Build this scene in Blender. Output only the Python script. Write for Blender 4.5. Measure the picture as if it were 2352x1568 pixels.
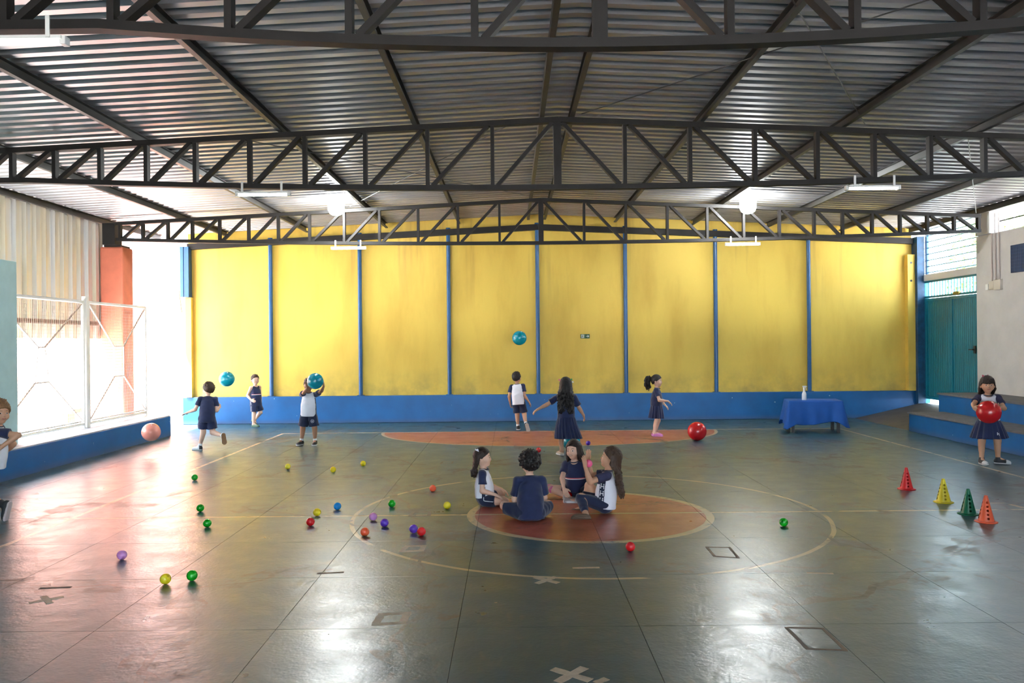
import bpy, bmesh, math, random
import numpy as np
from mathutils import Vector, Matrix
from mathutils.bvhtree import BVHTree
random.seed(7); rng = np.random.default_rng(7)
for o in list(bpy.data.objects): bpy.data.objects.remove(o)
SC = bpy.context.scene
COL = SC.collection
# ------------------------------------------------------------------ camera
CAM_H, FPX, ROLL = 1.65, 1900.0, math.radians(0.55)
cam = bpy.data.cameras.new('camera'); camo = bpy.data.objects.new('camera', cam); COL.objects.link(camo)
cam.sensor_width = 36.0; cam.lens = FPX / 2352 * 36.0; cam.clip_end = 400
R_ = Vector((math.cos(ROLL), 0, -math.sin(ROLL))); U_ = Vector((math.sin(ROLL), 0, math.cos(ROLL))); C_ = Vector((0, 0, CAM_H))
M = Matrix.Identity(4)
for i, v in enumerate((R_, U_, Vector((0, -1, 0)))):
    for j in range(3): M[j][i] = v[j]
M.translation = C_
camo.matrix_world = M
SC.camera = camo
# ------------------------------------------------------------------ world, sun, exposure
W = bpy.data.worlds.new('sky'); SC.world = W; W.use_nodes = True
bg = W.node_tree.nodes['Background']; bg.inputs[0].default_value = (0.70, 0.85, 1.0, 1); bg.inputs[1].default_value = 8.5
sun = bpy.data.lights.new('sun', 'SUN'); sun.energy = 40.0; sun.angle = math.radians(1.0); sun.color = (1, 0.95, 0.87)
suno = bpy.data.objects.new('sun', sun); COL.objects.link(suno)
suno.rotation_euler = Vector((0.33, 0.22, -0.92)).to_track_quat('-Z', 'Y').to_euler()
SC.view_settings.view_transform = 'Standard'; SC.view_settings.look = 'None'
SC.view_settings.exposure = 1.3; SC.view_settings.gamma = 1.0; SC.view_settings.use_curve_mapping = False
# ------------------------------------------------------------------ helpers
def ray(u, v): return R_ * ((u - 1176) / FPX) + U_ * ((784 - v) / FPX) + Vector((0, 1, 0))
def ground(u, v, z=0.0):
    d = ray(u, v); return C_ + d * ((z - CAM_H) / d.z)
def at_depth(u, v, y): return C_ + ray(u, v) * y

class NT:
    def __init__(s, mat):
        mat.use_nodes = True; s.t = mat.node_tree; s.b = s.t.nodes['Principled BSDF']; s.out = s.t.nodes['Material Output']
    def n(s, typ, **kw):
        x = s.t.nodes.new(typ)
        for k, v in kw.items(): setattr(x, k, v)
        return x
    def put(s, sock, val):
        if val is None: return
        if isinstance(val, bpy.types.NodeSocket): s.t.links.new(val, sock)
        elif hasattr(sock.default_value, '__len__') and not hasattr(val, '__len__'): sock.default_value = [val] * len(sock.default_value)
        elif hasattr(sock.default_value, '__len__') and len(sock.default_value) == 4 and len(val) == 3: sock.default_value = (*val, 1)
        else: sock.default_value = val
    def m(s, op, a, b=None, c=None, clamp=False):
        x = s.n('ShaderNodeMath', operation=op, use_clamp=clamp)
        s.put(x.inputs[0], a); s.put(x.inputs[1], b); s.put(x.inputs[2], c); return x.outputs[0]
    def mix(s, f, a, b, mode='MIX'):
        x = s.n('ShaderNodeMix', data_type='RGBA', blend_type=mode); s.put(x.inputs[0], f); s.put(x.inputs[6], a); s.put(x.inputs[7], b); return x.outputs[2]
    def pos(s): return s.n('ShaderNodeNewGeometry').outputs['Position']
    def obj(s): return s.n('ShaderNodeTexCoord').outputs['Object']
    def sep(s, v):
        x = s.n('ShaderNodeSeparateXYZ'); s.put(x.inputs[0], v); return x.outputs
    def scale(s, v, sc):
        x = s.n('ShaderNodeVectorMath', operation='MULTIPLY'); s.put(x.inputs[0], v); x.inputs[1].default_value = sc; return x.outputs[0]
    def noise(s, v, scale, detail=4, rough=.55, dist=0.0):
        x = s.n('ShaderNodeTexNoise'); s.put(x.inputs['Vector'], v); x.inputs['Scale'].default_value = scale
        x.inputs['Detail'].default_value = detail; x.inputs['Roughness'].default_value = rough; x.inputs['Distortion'].default_value = dist
        return x.outputs[0]
    def ramp(s, v, a, b, lo=0.0, hi=1.0):
        x = s.n('ShaderNodeMapRange'); s.put(x.inputs[0], v)
        for i, q in enumerate((a, b, lo, hi)): x.inputs[i + 1].default_value = q
        return x.outputs[0]
    def bump(s, h, st=.3, dist=.01):
        x = s.n('ShaderNodeBump'); s.put(x.inputs['Height'], h); x.inputs['Strength'].default_value = st; x.inputs['Distance'].default_value = dist
        s.t.links.new(x.outputs[0], s.b.inputs['Normal'])

MATS = {}
def mat(name, col, rough=.6, metal=0.0, var=.0, vscale=6.0, bump=0.0, bscale=60.0, bdist=.003, spec=.5, emit=None, estr=0.0, sss=0.0, col2=None, coat=0.0, stretch=None, sheen=0.0, trans=0.0):
    if name in MATS: return MATS[name]
    mt = bpy.data.materials.new(name); t = NT(mt); b = t.b
    b.inputs['Roughness'].default_value = rough; b.inputs['Metallic'].default_value = metal; b.inputs['Specular IOR Level'].default_value = spec
    b.inputs['Coat Weight'].default_value = coat; b.inputs['Sheen Weight'].default_value = sheen
    vec = t.obj()
    if stretch: vec = t.scale(vec, stretch)
    if var or col2:
        nz = t.noise(vec, vscale, 5)
        c2 = col2 or tuple(c * (1 - var) for c in col)
        t.put(b.inputs['Base Color'], t.mix(t.ramp(nz, .35, .68), col, c2))
    else: t.put(b.inputs['Base Color'], col)
    if bump: t.bump(t.noise(vec, bscale, 3), bump, bdist)
    if emit: t.put(b.inputs['Emission Color'], emit); b.inputs['Emission Strength'].default_value = estr
    if sss:
        b.inputs['Subsurface Weight'].default_value = sss; b.inputs['Subsurface Radius'].default_value = (.02, .015, .012)
    if trans: b.inputs['Transmission Weight'].default_value = trans
    MATS[name] = mt; return mt

def tag(o, label=None, cat=None, group=None, kind=None):
    if label: o['label'] = label
    if cat: o['category'] = cat
    if group: o['group'] = group
    if kind: o['kind'] = kind
    return o
def link(o, parent=None):
    COL.objects.link(o)
    if parent is not None: o.parent = parent
    return o
def empty(name, loc=(0, 0, 0), parent=None):
    o = bpy.data.objects.new(name, None); o.empty_display_size = .05; o.location = loc; return link(o, parent)
class MB:
    """collects boxes, bars and tubes into one mesh"""
    def __init__(s): s.v = []; s.f = []; s.mi = []
    def add(s, v, f, m=0):
        n = len(s.v); s.v += [tuple(x) for x in v]; s.f += [tuple(i + n for i in q) for q in f]; s.mi += [m] * len(f); return s
    def box(s, x0, x1, y0, y1, z0, z1, m=0):
        v = [(x, y, z) for z in (z0, z1) for y in (y0, y1) for x in (x0, x1)]
        return s.add(v, [(0, 2, 3, 1), (4, 5, 7, 6), (0, 1, 5, 4), (2, 6, 7, 3), (0, 4, 6, 2), (1, 3, 7, 5)], m)
    def bar(s, a, b, w, h, up=(0, 0, 1), m=0):
        a = Vector(a); b = Vector(b); d = (b - a).normalized(); up = Vector(up)
        sd = d.cross(up)
        if sd.length < 1e-4: sd = d.cross(Vector((0, 1, 0)))
        sd.normalize(); up = sd.cross(d).normalized()
        v = [p + sd * (i * w / 2) + up * (j * h / 2) for p in (a, b) for j in (-1, 1) for i in (-1, 1)]
        return s.add(v, [(0, 1, 3, 2), (4, 6, 7, 5), (0, 4, 5, 1), (2, 3, 7, 6), (0, 2, 6, 4), (1, 5, 7, 3)], m)
    def tube(s, pts, r, n=8, m=0, cap=True):
        pts = [Vector(p) for p in pts]; rs = r if hasattr(r, '__len__') else [r] * len(pts)
        base = len(s.v); prev = None
        for i, p in enumerate(pts):
            d = (pts[min(i + 1, len(pts) - 1)] - pts[max(i - 1, 0)]).normalized()
            if prev is None: u = d.orthogonal().normalized()
            else:
                u = prev - d * prev.dot(d)
                u = u.normalized() if u.length > 1e-6 else d.orthogonal().normalized()
            prev = u; w = d.cross(u)
            for k in range(n):
                a = 2 * math.pi * k / n; s.v.append(tuple(p + (u * math.cos(a) + w * math.sin(a)) * rs[i]))
        for i in range(len(pts) - 1):
            for k in range(n):
                a = base + i * n + k; b = base + i * n + (k + 1) % n
                s.f.append((a, b, b + n, a + n)); s.mi.append(m)
        if cap:
            s.f.append(tuple(base + k for k in reversed(range(n)))); s.f.append(tuple(base + (len(pts) - 1) * n + k for k in range(n))); s.mi += [m, m]
        return s
    def lathe(s, prof, n=24, c=(0, 0, 0), m=0):
        base = len(s.v)
        for r, z in prof:
            for k in range(n):
                a = 2 * math.pi * k / n; s.v.append((c[0] + r * math.cos(a), c[1] + r * math.sin(a), c[2] + z))
        for i in range(len(prof) - 1):
            for k in range(n):
                a = base + i * n + k; b = base + i * n + (k + 1) % n
                s.f.append((a, b, b + n, a + n)); s.mi.append(m)
        return s
    def mesh(s, name, mats, smooth=False):
        me = bpy.data.meshes.new(name); me.from_pydata(s.v, [], s.f)
        for mt in (mats if isinstance(mats, (list, tuple)) else [mats]): me.materials.append(mt)
        me.polygons.foreach_set('material_index', s.mi)
        if smooth: me.polygons.foreach_set('use_smooth', [True] * len(me.polygons))
        me.update(); return me
    def build(s, name, mats, parent=None, loc=None, smooth=False, bevel=0.0):
        o = bpy.data.objects.new(name, s.mesh(name, mats, smooth)); link(o, parent)
        if loc is not None: o.location = loc
        if bevel:
            b = o.modifiers.new('bevel', 'BEVEL'); b.width = bevel; b.segments = 2; b.limit_method = 'ANGLE'
        return o
def inst(name, me, parent=None, loc=(0, 0, 0), rot=(0, 0, 0), scale=(1, 1, 1)):
    o = bpy.data.objects.new(name, me); link(o, parent); o.location = loc; o.rotation_euler = rot; o.scale = scale; return o
def struct(o): o['kind'] = 'structure'; return o

# ------------------------------------------------------------------ materials
YELLOW = bpy.data.materials.new('yellow_wall_paint'); t = NT(YELLOW)
p = t.pos(); x, y, z = t.sep(p)
c = t.mix(t.ramp(t.noise(t.scale(p, (1, 1, .25)), 2.2, 5), .45, .75), (.80, .55, .09), (.68, .43, .06))
streak = t.ramp(t.noise(t.scale(p, (2.2, 1, .12)), 1.6, 4, .6), .56, .74)
c = t.mix(t.m('MULTIPLY', t.m('MULTIPLY', streak, t.ramp(z, 2.2, 3.6)), .75), c, (.42, .23, .05))
grime = t.m('MULTIPLY', t.ramp(z, 1.15, .55), t.ramp(t.noise(p, 1.7, 6, .65), .42, .72))
c = t.mix(t.m('MULTIPLY', grime, .75), c, (.22, .17, .06))
t.put(t.b.inputs['Base Color'], c); t.b.inputs['Roughness'].default_value = .62; t.bump(t.noise(p, 70, 4), .25, .004)
BLUE = bpy.data.materials.new('blue_wall_paint'); t = NT(BLUE); p = t.pos(); x, y, z = t.sep(p)
c = t.mix(t.ramp(t.noise(p, 3, 5), .35, .7), (.007, .118, .34), (.008, .095, .27))
c = t.mix(t.m('GREATER_THAN', t.noise(p, 16, 2), .765), c, (.55, .62, .65))
c = t.mix(t.m('MULTIPLY', t.ramp(z, .1, 0), .5), c, (.10, .10, .11))
t.put(t.b.inputs['Base Color'], c); t.b.inputs['Roughness'].default_value = .45; t.bump(t.noise(p, 90, 3), .2, .003)
BLUEP = mat('blue_post_paint', (.006, .088, .25), .35, var=.25)
STEEL = mat('dark_steel_paint', (.017, .0145, .0135), .6, var=.3, vscale=3, bump=.1, bscale=30, spec=.3)
GALV = bpy.data.materials.new('galvanised_sheet'); t = NT(GALV); p = t.obj()
t.put(t.b.inputs['Base Color'], t.mix(t.ramp(t.noise(t.scale(p, (.3, 1.5, 1)), 2.5, 5), .35, .7), (.52, .51, .53), (.40, .385, .405)))
t.b.inputs['Metallic'].default_value = .75; t.b.inputs['Roughness'].default_value = .42
SIDING = mat('siding_sheet', (.58, .58, .58), .45, .6, col2=(.62, .53, .38), vscale=1.6, stretch=(1, 4, .3))
SALMON = mat('salmon_plaster', (.72, .20, .115), .8, var=.12, bump=.4, bscale=120)
PINK = mat('pink_plaster', (.80, .42, .35), .8, var=.08, bump=.3, bscale=90)
TEALW = mat('pale_teal_plaster', (.42, .60, .60), .75, var=.08, bump=.3, bscale=90)
WHITEW = mat('off_white_plaster', (.60, .57, .54), .8, var=.1, vscale=3, bump=.35, bscale=90)
CONC = mat('grey_step_concrete', (.15, .145, .145), .7, var=.25, vscale=8, bump=.3, bscale=80)
RAMPM = mat('brown_ramp_concrete', (.095, .082, .07), .6, var=.3, vscale=5, bump=.3, bscale=60)
TEALD = mat('teal_door_paint', (.0, .145, .20), .4, var=.12, vscale=3)
TEALF = mat('teal_frame_paint', (.0, .17, .25), .4, var=.15)
WHITEM = mat('white_fence_paint', (.74, .72, .68), .4, var=.12, vscale=4)
RUST = mat('rusty_brace_steel', (.42, .33, .26), .6, var=.3, vscale=9)
WIRE = mat('mesh_wire', (.55, .42, .36), .5)
TAPE = mat('masking_tape', (.60, .49, .36), .6, var=.22, vscale=25)
OUTG = mat('outside_concrete', (.62, .57, .53), .85, var=.15, vscale=2)
WHITEP = mat('white_plastic', (.80, .80, .78), .35)
TUBEL = mat('led_tube_glow', (1, 1, 1), .4, emit=(1.0, .98, .92), estr=30.0)
LAMPL = mat('lamp_bulb_glow', (1, 1, 1), .4, emit=(.95, 1.0, 1.0), estr=150.0)
BLACKP = mat('black_plastic', (.02, .02, .02), .4)

# floor paint: court markings and wear, all flat paint
FLOOR = bpy.data.materials.new('painted_court_floor'); t = NT(FLOOR)
p = t.pos(); x, y, z = t.sep(p)
nv = t.n('ShaderNodeTexNoise'); t.put(nv.inputs['Vector'], p); nv.inputs['Scale'].default_value = 1.1; nv.inputs['Detail'].default_value = 3
big = nv.outputs[0]; mid = t.noise(p, 3.5, 4, .65); fine = t.noise(p, 40, 1, .6); wn_ = t.noise(p, 6, 3, .7)
wob = t.m('MULTIPLY', t.m('SUBTRACT', mid, .5), .05)
c = t.mix(t.ramp(big, .35, .65), (.020, .074, .104), (.030, .075, .076))
c = t.mix(t.m('MULTIPLY', t.ramp(mid, .5, .78), .5), c, (.085, .12, .12))
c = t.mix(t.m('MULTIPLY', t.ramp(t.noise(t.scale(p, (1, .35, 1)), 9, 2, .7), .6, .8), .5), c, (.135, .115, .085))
def dist(cx, cy, sy=1.0):
    dx = t.m('SUBTRACT', x, cx); dy = t.m('DIVIDE', t.m('SUBTRACT', y, cy), sy)
    return t.m('SQRT', t.m('ADD', t.m('MULTIPLY', dx, dx), t.m('MULTIPLY', dy, dy)))
def band(v, a, b): return t.m('MULTIPLY', t.m('GREATER_THAN', v, a), t.m('LESS_THAN', v, b))
wear = t.ramp(wn_, .30, .46)
ORG = t.mix(t.ramp(mid, .4, .7), (.44, .085, .022), (.34, .07, .026)); CREAM = (.50, .40, .245)
d1 = t.m('ADD', dist(.72, 7.9), t.m('MULTIPLY', wob, .25))
c = t.mix(t.m('LESS_THAN', d1, 1.10), c, ORG)
c = t.mix(t.m('MULTIPLY', band(d1, 1.09, 1.165), wear), c, CREAM)
c = t.mix(t.m('MULTIPLY', band(t.m('ADD', dist(.70, 7.95), t.m('MULTIPLY', wob, .3)), 2.195, 2.235), t.ramp(big, .36, .43)), c, CREAM)
d2 = dist(.66, 15.2, .72); iny = t.m('LESS_THAN', y, 15.2)
c = t.mix(t.m('MULTIPLY', t.m('LESS_THAN', d2, 3.03), iny), c, t.mix(.45, ORG, (.36, .13, .04)))
c = t.mix(t.m('MULTIPLY', band(d2, 3.0, 3.06), iny), c, CREAM)
inx = band(x, -4.22, 5.98)
c = t.mix(t.m('MULTIPLY', t.m('MULTIPLY', band(y, 7.88, 7.925), t.m('GREATER_THAN', x, -4.3)), t.ramp(mid, .34, .44)), c, CREAM)
c = t.mix(t.m('MULTIPLY', t.m('MULTIPLY', band(y, 15.15, 15.23), inx), wear), c, CREAM)
iny2 = t.m('LESS_THAN', y, 15.2)
c = t.mix(t.m('MULTIPLY', t.m('MULTIPLY', band(x, -4.25, -4.20), iny2), wear), c, (.62, .45, .26))
c = t.mix(t.m('MULTIPLY', t.m('MULTIPLY', band(x, 5.95, 6.0), iny2), wear), c, CREAM)
# worn bare patches and hairline cracks
pw = t.n('ShaderNodeVectorMath', operation='ADD'); t.put(pw.inputs[0], p)
sc_ = t.scale(nv.outputs['Color'], (.9, .9, 0)); t.t.links.new(sc_, pw.inputs[1])
vor = t.n('ShaderNodeTexVoronoi', feature='DISTANCE_TO_EDGE'); t.put(vor.inputs['Vector'], pw.outputs[0]); vor.inputs['Scale'].default_value = .42
gate = t.ramp(big, .44, .52)
crack = t.m('MULTIPLY', t.m('LESS_THAN', vor.outputs['Distance'], .0055), gate)
patch = t.m('MULTIPLY', t.m('LESS_THAN', vor.outputs['Distance'], .05), t.ramp(t.noise(p, 1.9, 4, .75), .52, .62))
c = t.mix(t.m('MULTIPLY', patch, .8), c, (.10, .075, .055))
c = t.mix(crack, c, (.03, .028, .024))
c = t.mix(t.m('MULTIPLY', t.m('GREATER_THAN', wn_, .735), .8), c, (.42, .30, .20))
t.put(t.b.inputs['Base Color'], c)
t.put(t.b.inputs['Roughness'], t.ramp(t.m('ADD', t.m('MULTIPLY', mid, .7), t.m('MULTIPLY', patch, .3)), .2, .8, .27, .5))
t.b.inputs['Specular IOR Level'].default_value = .8
hgt = t.m('ADD', t.noise(p, 4.5, 3, .6), t.m('MULTIPLY', fine, .25))
t.bump(hgt, .34, .013)

# ------------------------------------------------------------------ ground, floor slabs
WALL_Y = 17.15
struct(MB().box(-60, 60, -40, 70, -.30, -.06).build('ground', OUTG))
floor = struct(MB().box(-6.9, 8.6, -8.2, 17.2, -.20, -.006).build('floor', mat('slab_joint_grout', (.035, .04, .04), .9)))
SP = 1.05; gap = .0016
slab = MB().box(-SP / 2 + gap, SP / 2 - gap, -SP / 2 + gap, SP / 2 - gap, -.05, 0).mesh('floor_slab', FLOOR)
xs = [.72 + SP * (i + .5) for i in range(-8, 8)]; ys = [4.78 + SP * (i + .5) for i in range(-4, 12)]
for yy in ys:
    for xx in xs:
        x0, x1 = xx - SP / 2, xx + SP / 2
        if x0 > 8.5 or x1 < -6.8: continue
        inst('floor_slab', slab, floor, (xx, yy, 0))
MB().box(-6.9, 8.6, -8.2, ys[0] - SP / 2 - gap, -.05, 0).build('floor_slab', FLOOR, floor)
MB().box(-6.9, 8.6, ys[-1] + SP / 2 + gap, 17.2, -.05, 0).build('floor_slab', FLOOR, floor)

# ------------------------------------------------------------------ back wall
ZT = lambda xx: 4.165 - .047 * abs(xx - .55)          # top of the truss top chord
wb = MB(); XL, XR = -6.70, 8.30
v = [(XL, WALL_Y, 0), (XR, WALL_Y, 0), (XR, WALL_Y, ZT(XR) + .12), (.55, WALL_Y, ZT(.55) + .12), (XL, WALL_Y, ZT(XL) + .12)]
v += [(a, WALL_Y + .2, c_) for a, b, c_ in v]
wb.add(v, [(0, 1, 2, 3, 4), (9, 8, 7, 6, 5)] + [(i, (i + 5), (i + 1) % 5 + 5, (i + 1) % 5) for i in range(5)])
back = struct(wb.build('wall_back', YELLOW))
struct(MB().box(XL - .1, 8.36, WALL_Y - .10, WALL_Y, 0, .56).build('baseboard_back', BLUE, bevel=.012))
# pilasters at both ends of the yellow wall
MB().box(-6.72, -6.60, WALL_Y - .12, WALL_Y, .56, 2.62).build('pilaster', YELLOW, back)
MB().box(8.15, 8.30, WALL_Y - .14, WALL_Y, .56, 3.36).build('pilaster', YELLOW, back)
for zz in (3.19, 2.82): MB().tube([(8.22, WALL_Y - .145, zz), (8.22, WALL_Y - .13, zz)], .022, 10).build('bolt_hole', BLACKP, back)
tag(MB().box(-6.80, -6.62, WALL_Y - .18, WALL_Y - .01, 2.625, 3.66).box(-6.74, -6.725, WALL_Y - .195, WALL_Y - .18, 2.625, 3.66).build('steel_column', BLUEP, bevel=.006),
    'blue steel column stub above the left end of the yellow wall', 'column')
tag(MB().box(8.305, 8.46, WALL_Y - .22, WALL_Y + .12, .3, 3.72).build('steel_column', mat('dark_blue_column', (.008, .07, .17), .5, var=.5, vscale=9), bevel=.006),
    'dark blue steel column between the yellow wall and the teal door', 'column')
for i, px in enumerate((622, 827, 1031, 1235, 1437, 1644, 1858)):
    pos = at_depth(px, 720, WALL_Y - .05); xx = pos.x
    rt = empty('wall_post', (xx, WALL_Y - .05, .56))
    nm = ('leftmost', 'second from the left', 'third from the left', 'middle', 'third from the right', 'second from the right', 'rightmost')[i]
    tag(rt, 'thin blue round post against the yellow wall, %s of the seven' % nm, 'post', 'blue posts on the yellow wall')
    hgt_ = ZT(xx) - .56 - .10
    MB().tube([(0, 0, 0), (0, 0, hgt_)], .041, 14).build('pole', BLUEP, rt, smooth=False)
    MB().tube([(0, 0, hgt_), (0, 0, hgt_ + .03)], .048, 14).build('cap', BLUEP, rt)
    MB().box(-.07, .07, -.045, .05, 0, .012).build('foot_plate', BLUEP, rt)
# dark sloping steel beam along the wall top
for sgn, nm in ((-1, 'left'), (1, 'right')):
    xe = XL + .02 if sgn < 0 else XR - .02
    tag(MB().bar((.55, WALL_Y - .06, ZT(.55) - .16), (xe, WALL_Y - .06, ZT(xe) - .16), .10, .12).build('wall_beam', STEEL),
        'dark sloping steel beam along the top of the yellow wall, %s half' % nm, 'beam', 'wall top beams')
# exit sign
sg = empty('exit_sign', tuple(at_depth(1344, 772, WALL_Y - .012)))
tag(sg, 'small green exit sign with white running figure and arrow on the yellow wall', 'sign')
GREEN = mat('sign_green', (.008, .075, .025), .5); SIGNW = mat('sign_white', (.75, .8, .75), .5)
MB().box(-.095, .095, -.004, .010, -.045, .045).build('plate', GREEN, sg)
m_ = MB(); m_.box(-.078, -.020, -.0052, -.004, -.036, .036, 0); m_.build('door_symbol', SIGNW, sg)
m_ = MB().tube([(-.047, -.0058, .022), (-.047, -.0064, .022)], .0075, 12)
for a, b, w in (((-.050, .014), (-.055, -.006), .011), ((-.055, -.006), (-.040, -.018), .007), ((-.040, -.018), (-.043, -.032), .006), ((-.055, -.006), (-.066, -.026), .007), ((-.050, .012), (-.036, .002), .005), ((-.052, .012), (-.067, .004), .005)):
    m_.bar((a[0], -.0060, a[1]), (b[0], -.0060, b[1]), .0008, w, (0, 0, 1) if abs(a[0] - b[0]) > abs(a[1] - b[1]) else (1, 0, 0))
m_.build('running_figure', GREEN, sg)
m_ = MB().box(.020, .058, -.0052, -.004, -.006, .006)
m_.add([(.050, -.0052, .030), (.050, -.0052, -.030), (.084, -.0052, 0), (.050, -.004, .030), (.050, -.004, -.030), (.084, -.004, 0)], [(0, 1, 2), (0, 3, 4, 1), (1, 4, 5, 2), (2, 5, 3, 0)])
m_.build('arrow', SIGNW, sg)

# ------------------------------------------------------------------ unseen rear wall, added to cut light from behind; its opening lets fill in
struct(MB().box(-7.4, -3.6, -8.3, -8.0, 0, 4.4).box(5.0, 8.7, -8.3, -8.0, 0, 4.4).box(-3.6, 5.0, -8.3, -8.0, 2.9, 4.4).build('wall_rear_light_block', WHITEW))
# ------------------------------------------------------------------ left side
curb = struct(MB().box(-7.35, -6.22, -8, 15.05, -.05, .355).build('wall_low_left', BLUE, bevel=.01))
struct(MB().box(-7.36, -6.235, -8, 15.04, .355, .368).build('trim_1', mat('lit_curb_top', (.55, .56, .58), .6, var=.3, vscale=6)))  # outdoor light on the curb top put into a paler colour
struct(MB().box(-6.60, -6.50, -8, 10.87, .368, 2.76).build('wall_near_left', TEALW, bevel=.006))
# corrugated siding under the left eave
def corr(length, width, pitch=.2, depth=.04, pan=.085, crest=.055):
    """corrugated sheet profile: ribs run along +u (length), profile across v (width) -> list verts (u,v,h)"""
    prof = []; n = int(round(width / pitch)); web = (pitch - pan - crest) / 2
    for i in range(n):
        b = i * pitch
        prof += [(b, 0), (b + pan, 0), (b + pan + web, depth), (b + pan + web + crest, depth)]
    prof.append((n * pitch, 0)); return prof
def sheet_mesh(name, mt, place, length, width, seg=1, **kw):
    prof = corr(length, width, **kw); m = MB(); n = len(prof); vs = []
    for k in range(seg + 1):
        vs += [place(length * k / seg, v_, h_) for v_, h_ in prof]
    fs = [(k * n + i, k * n + i + 1, (k + 1) * n + i + 1, (k + 1) * n + i) for k in range(seg) for i in range(n - 1)]
    m.add(vs, fs); return m.mesh(name, mt)
sid = struct(empty('wall_siding_left', (-7.3, 0, 0)))
sm_ = sheet_mesh('siding_sheet', SIDING, lambda u, v_, h_: (-h_ * 1.1, v_, u), 2.06, 1.04, pitch=.26, depth=.045, pan=.11, crest=.08)
for k in range(22): inst('siding_sheet', sm_, sid, (.0, 14.80 - (k + 1) * 1.04, 1.77))
MB().box(-.05, .0, -8, 14.5, 2.0, 2.07).build('rail', mat('brown_rail', (.16, .09, .06), .7), sid, (.055, 0, 0))
# orange square column, dark steel bracket on top
cl = empty('square_column', (-7.09, 14.72, 0)); tag(cl, 'orange plaster square column behind the white mesh gates', 'column')
MB().box(-.21, .20, -.05, .36, 0, 3.40).build('shaft', SALMON, cl, bevel=.03)
MB().box(-.10, .12, -.17, .1, 3.42, 3.80).build('bracket', STEEL, cl); MB().box(-.14, .17, -.04, .3, 3.40, 3.43).build('top_plate', STEEL, cl)
# pink wall outside beyond the corner
pk = struct(MB().box(-16, -6.72, 18.0, 18.2, -.1, 3.9).build('wall_back_left', PINK))
struct(MB().box(-16, -15.8, 0, 18.0, -.1, 2.3).build('wall_outside_left', mat('cream_plaster', (.70, .64, .56), .8)))
tag(MB().box(-8.6, -6.72, 17.3, 17.45, 3.58, 3.70).build('eave_beam', mat('grey_beam_paint', (.36, .34, .36), .6)), 'grey horizontal eave beam above the pink wall', 'beam')
wl = empty('wall_floodlight', (-7.28, 17.96, 3.15)); tag(wl, 'small white flat floodlight on the pink wall', 'light fixture')
MB().box(-.055, .055, -.06, -.02, -.13, .13).build('housing', mat('grey_fixture', (.35, .34, .34), .5), wl, bevel=.006); MB().box(-.046, .046, -.066, -.06, -.12, .12).build('lens', WHITEP, wl)
MB().bar((0, -.02, 0), (0, .04, 0), .03, .06).build('arm', BLACKP, wl); MB().tube([(.02, -.02, -.13), (.05, .03, -.35), (.10, .035, -.8)], .006, 6).build('cable', BLACKP, wl)
# salmon bench seen outside
tag(MB().box(-11.5, -8.2, 15.4, 15.75, .38, .46).box(-11.4, -11.2, 15.42, 15.7, -.06, .38).box(-8.5, -8.3, 15.42, 15.7, -.06, .38).build('bench', SALMON), 'salmon painted bench outside behind the mesh gate', 'bench')
# white mesh gates
def gate_panel(y0, y1, label, trap):
    z0, z1, X = .43, 2.33, -6.66
    g = empty('mesh_gate', (X, (y0 + y1) / 2, z0)); tag(g, label, 'gate', 'white wire mesh gates on the low wall')
    h = z1 - z0; w = (y1 - y0) / 2
    for s in (-1, 1): MB().tube([(0, s * (w - .02), -.07), (0, s * (w - .02), h)], .026, 10).build('stile', WHITEM, g)
    for zz in (0.0, h): MB().tube([(0, -w + .02, zz), (0, w - .02, zz)], .024, 10).build('rail', WHITEM, g)
    MB().tube([(0, -w + .1, .045), (0, w - .1, .045)], .014, 8).build('lower_rail', WHITEM, g)
    cz = h * .5; rw, rh = .17, .25
    tw = .08 if trap else rw
    cor = {(-1, 1): (-tw, cz + rh), (1, 1): (tw, cz + rh), (-1, -1): (-rw, cz - rh), (1, -1): (rw, cz - rh)}
    for (a, b), (yy, zz) in cor.items():
        MB().tube([(0, a * (w - .06), h - .04 if b > 0 else .06), (0, yy, zz)], .013, 8).build('brace', WHITEM if b * a < 0 else RUST, g)
    for a, b in (((-1, 1), (1, 1)), ((-1, -1), (1, -1)), ((-1, 1), (-1, -1)), ((1, 1), (1, -1))):
        MB().tube([(0, *cor[a]), (0, *cor[b])], .012, 8).build('brace', WHITEM, g)
    m = MB(); k = 0
    n1 = int(2 * w / .05); n2 = int(h / .05)
    for i in range(1, n1): yy = -w + 2 * w * i / n1; m.bar((.012, yy, 0), (.012, yy, h), .0026, .0026)
    for i in range(1, n2): zz = h * i / n2; m.bar((.014, -w, zz), (.014, w, zz), .0026, .0026)
    m.build('wire_mesh', WIRE, g)['kind'] = 'stuff'
gate_panel(10.55, 12.86, 'white wire mesh gate panel next to the pale teal wall', True)
gate_panel(12.98, 15.04, 'white wire mesh gate panel in front of the orange column', False)
tag(MB().box(-6.70, -6.62, 12.88, 12.96, .368, 2.42).build('gate_post', WHITEM, bevel=.008), 'white square post between the two mesh gate panels', 'post')

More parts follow.
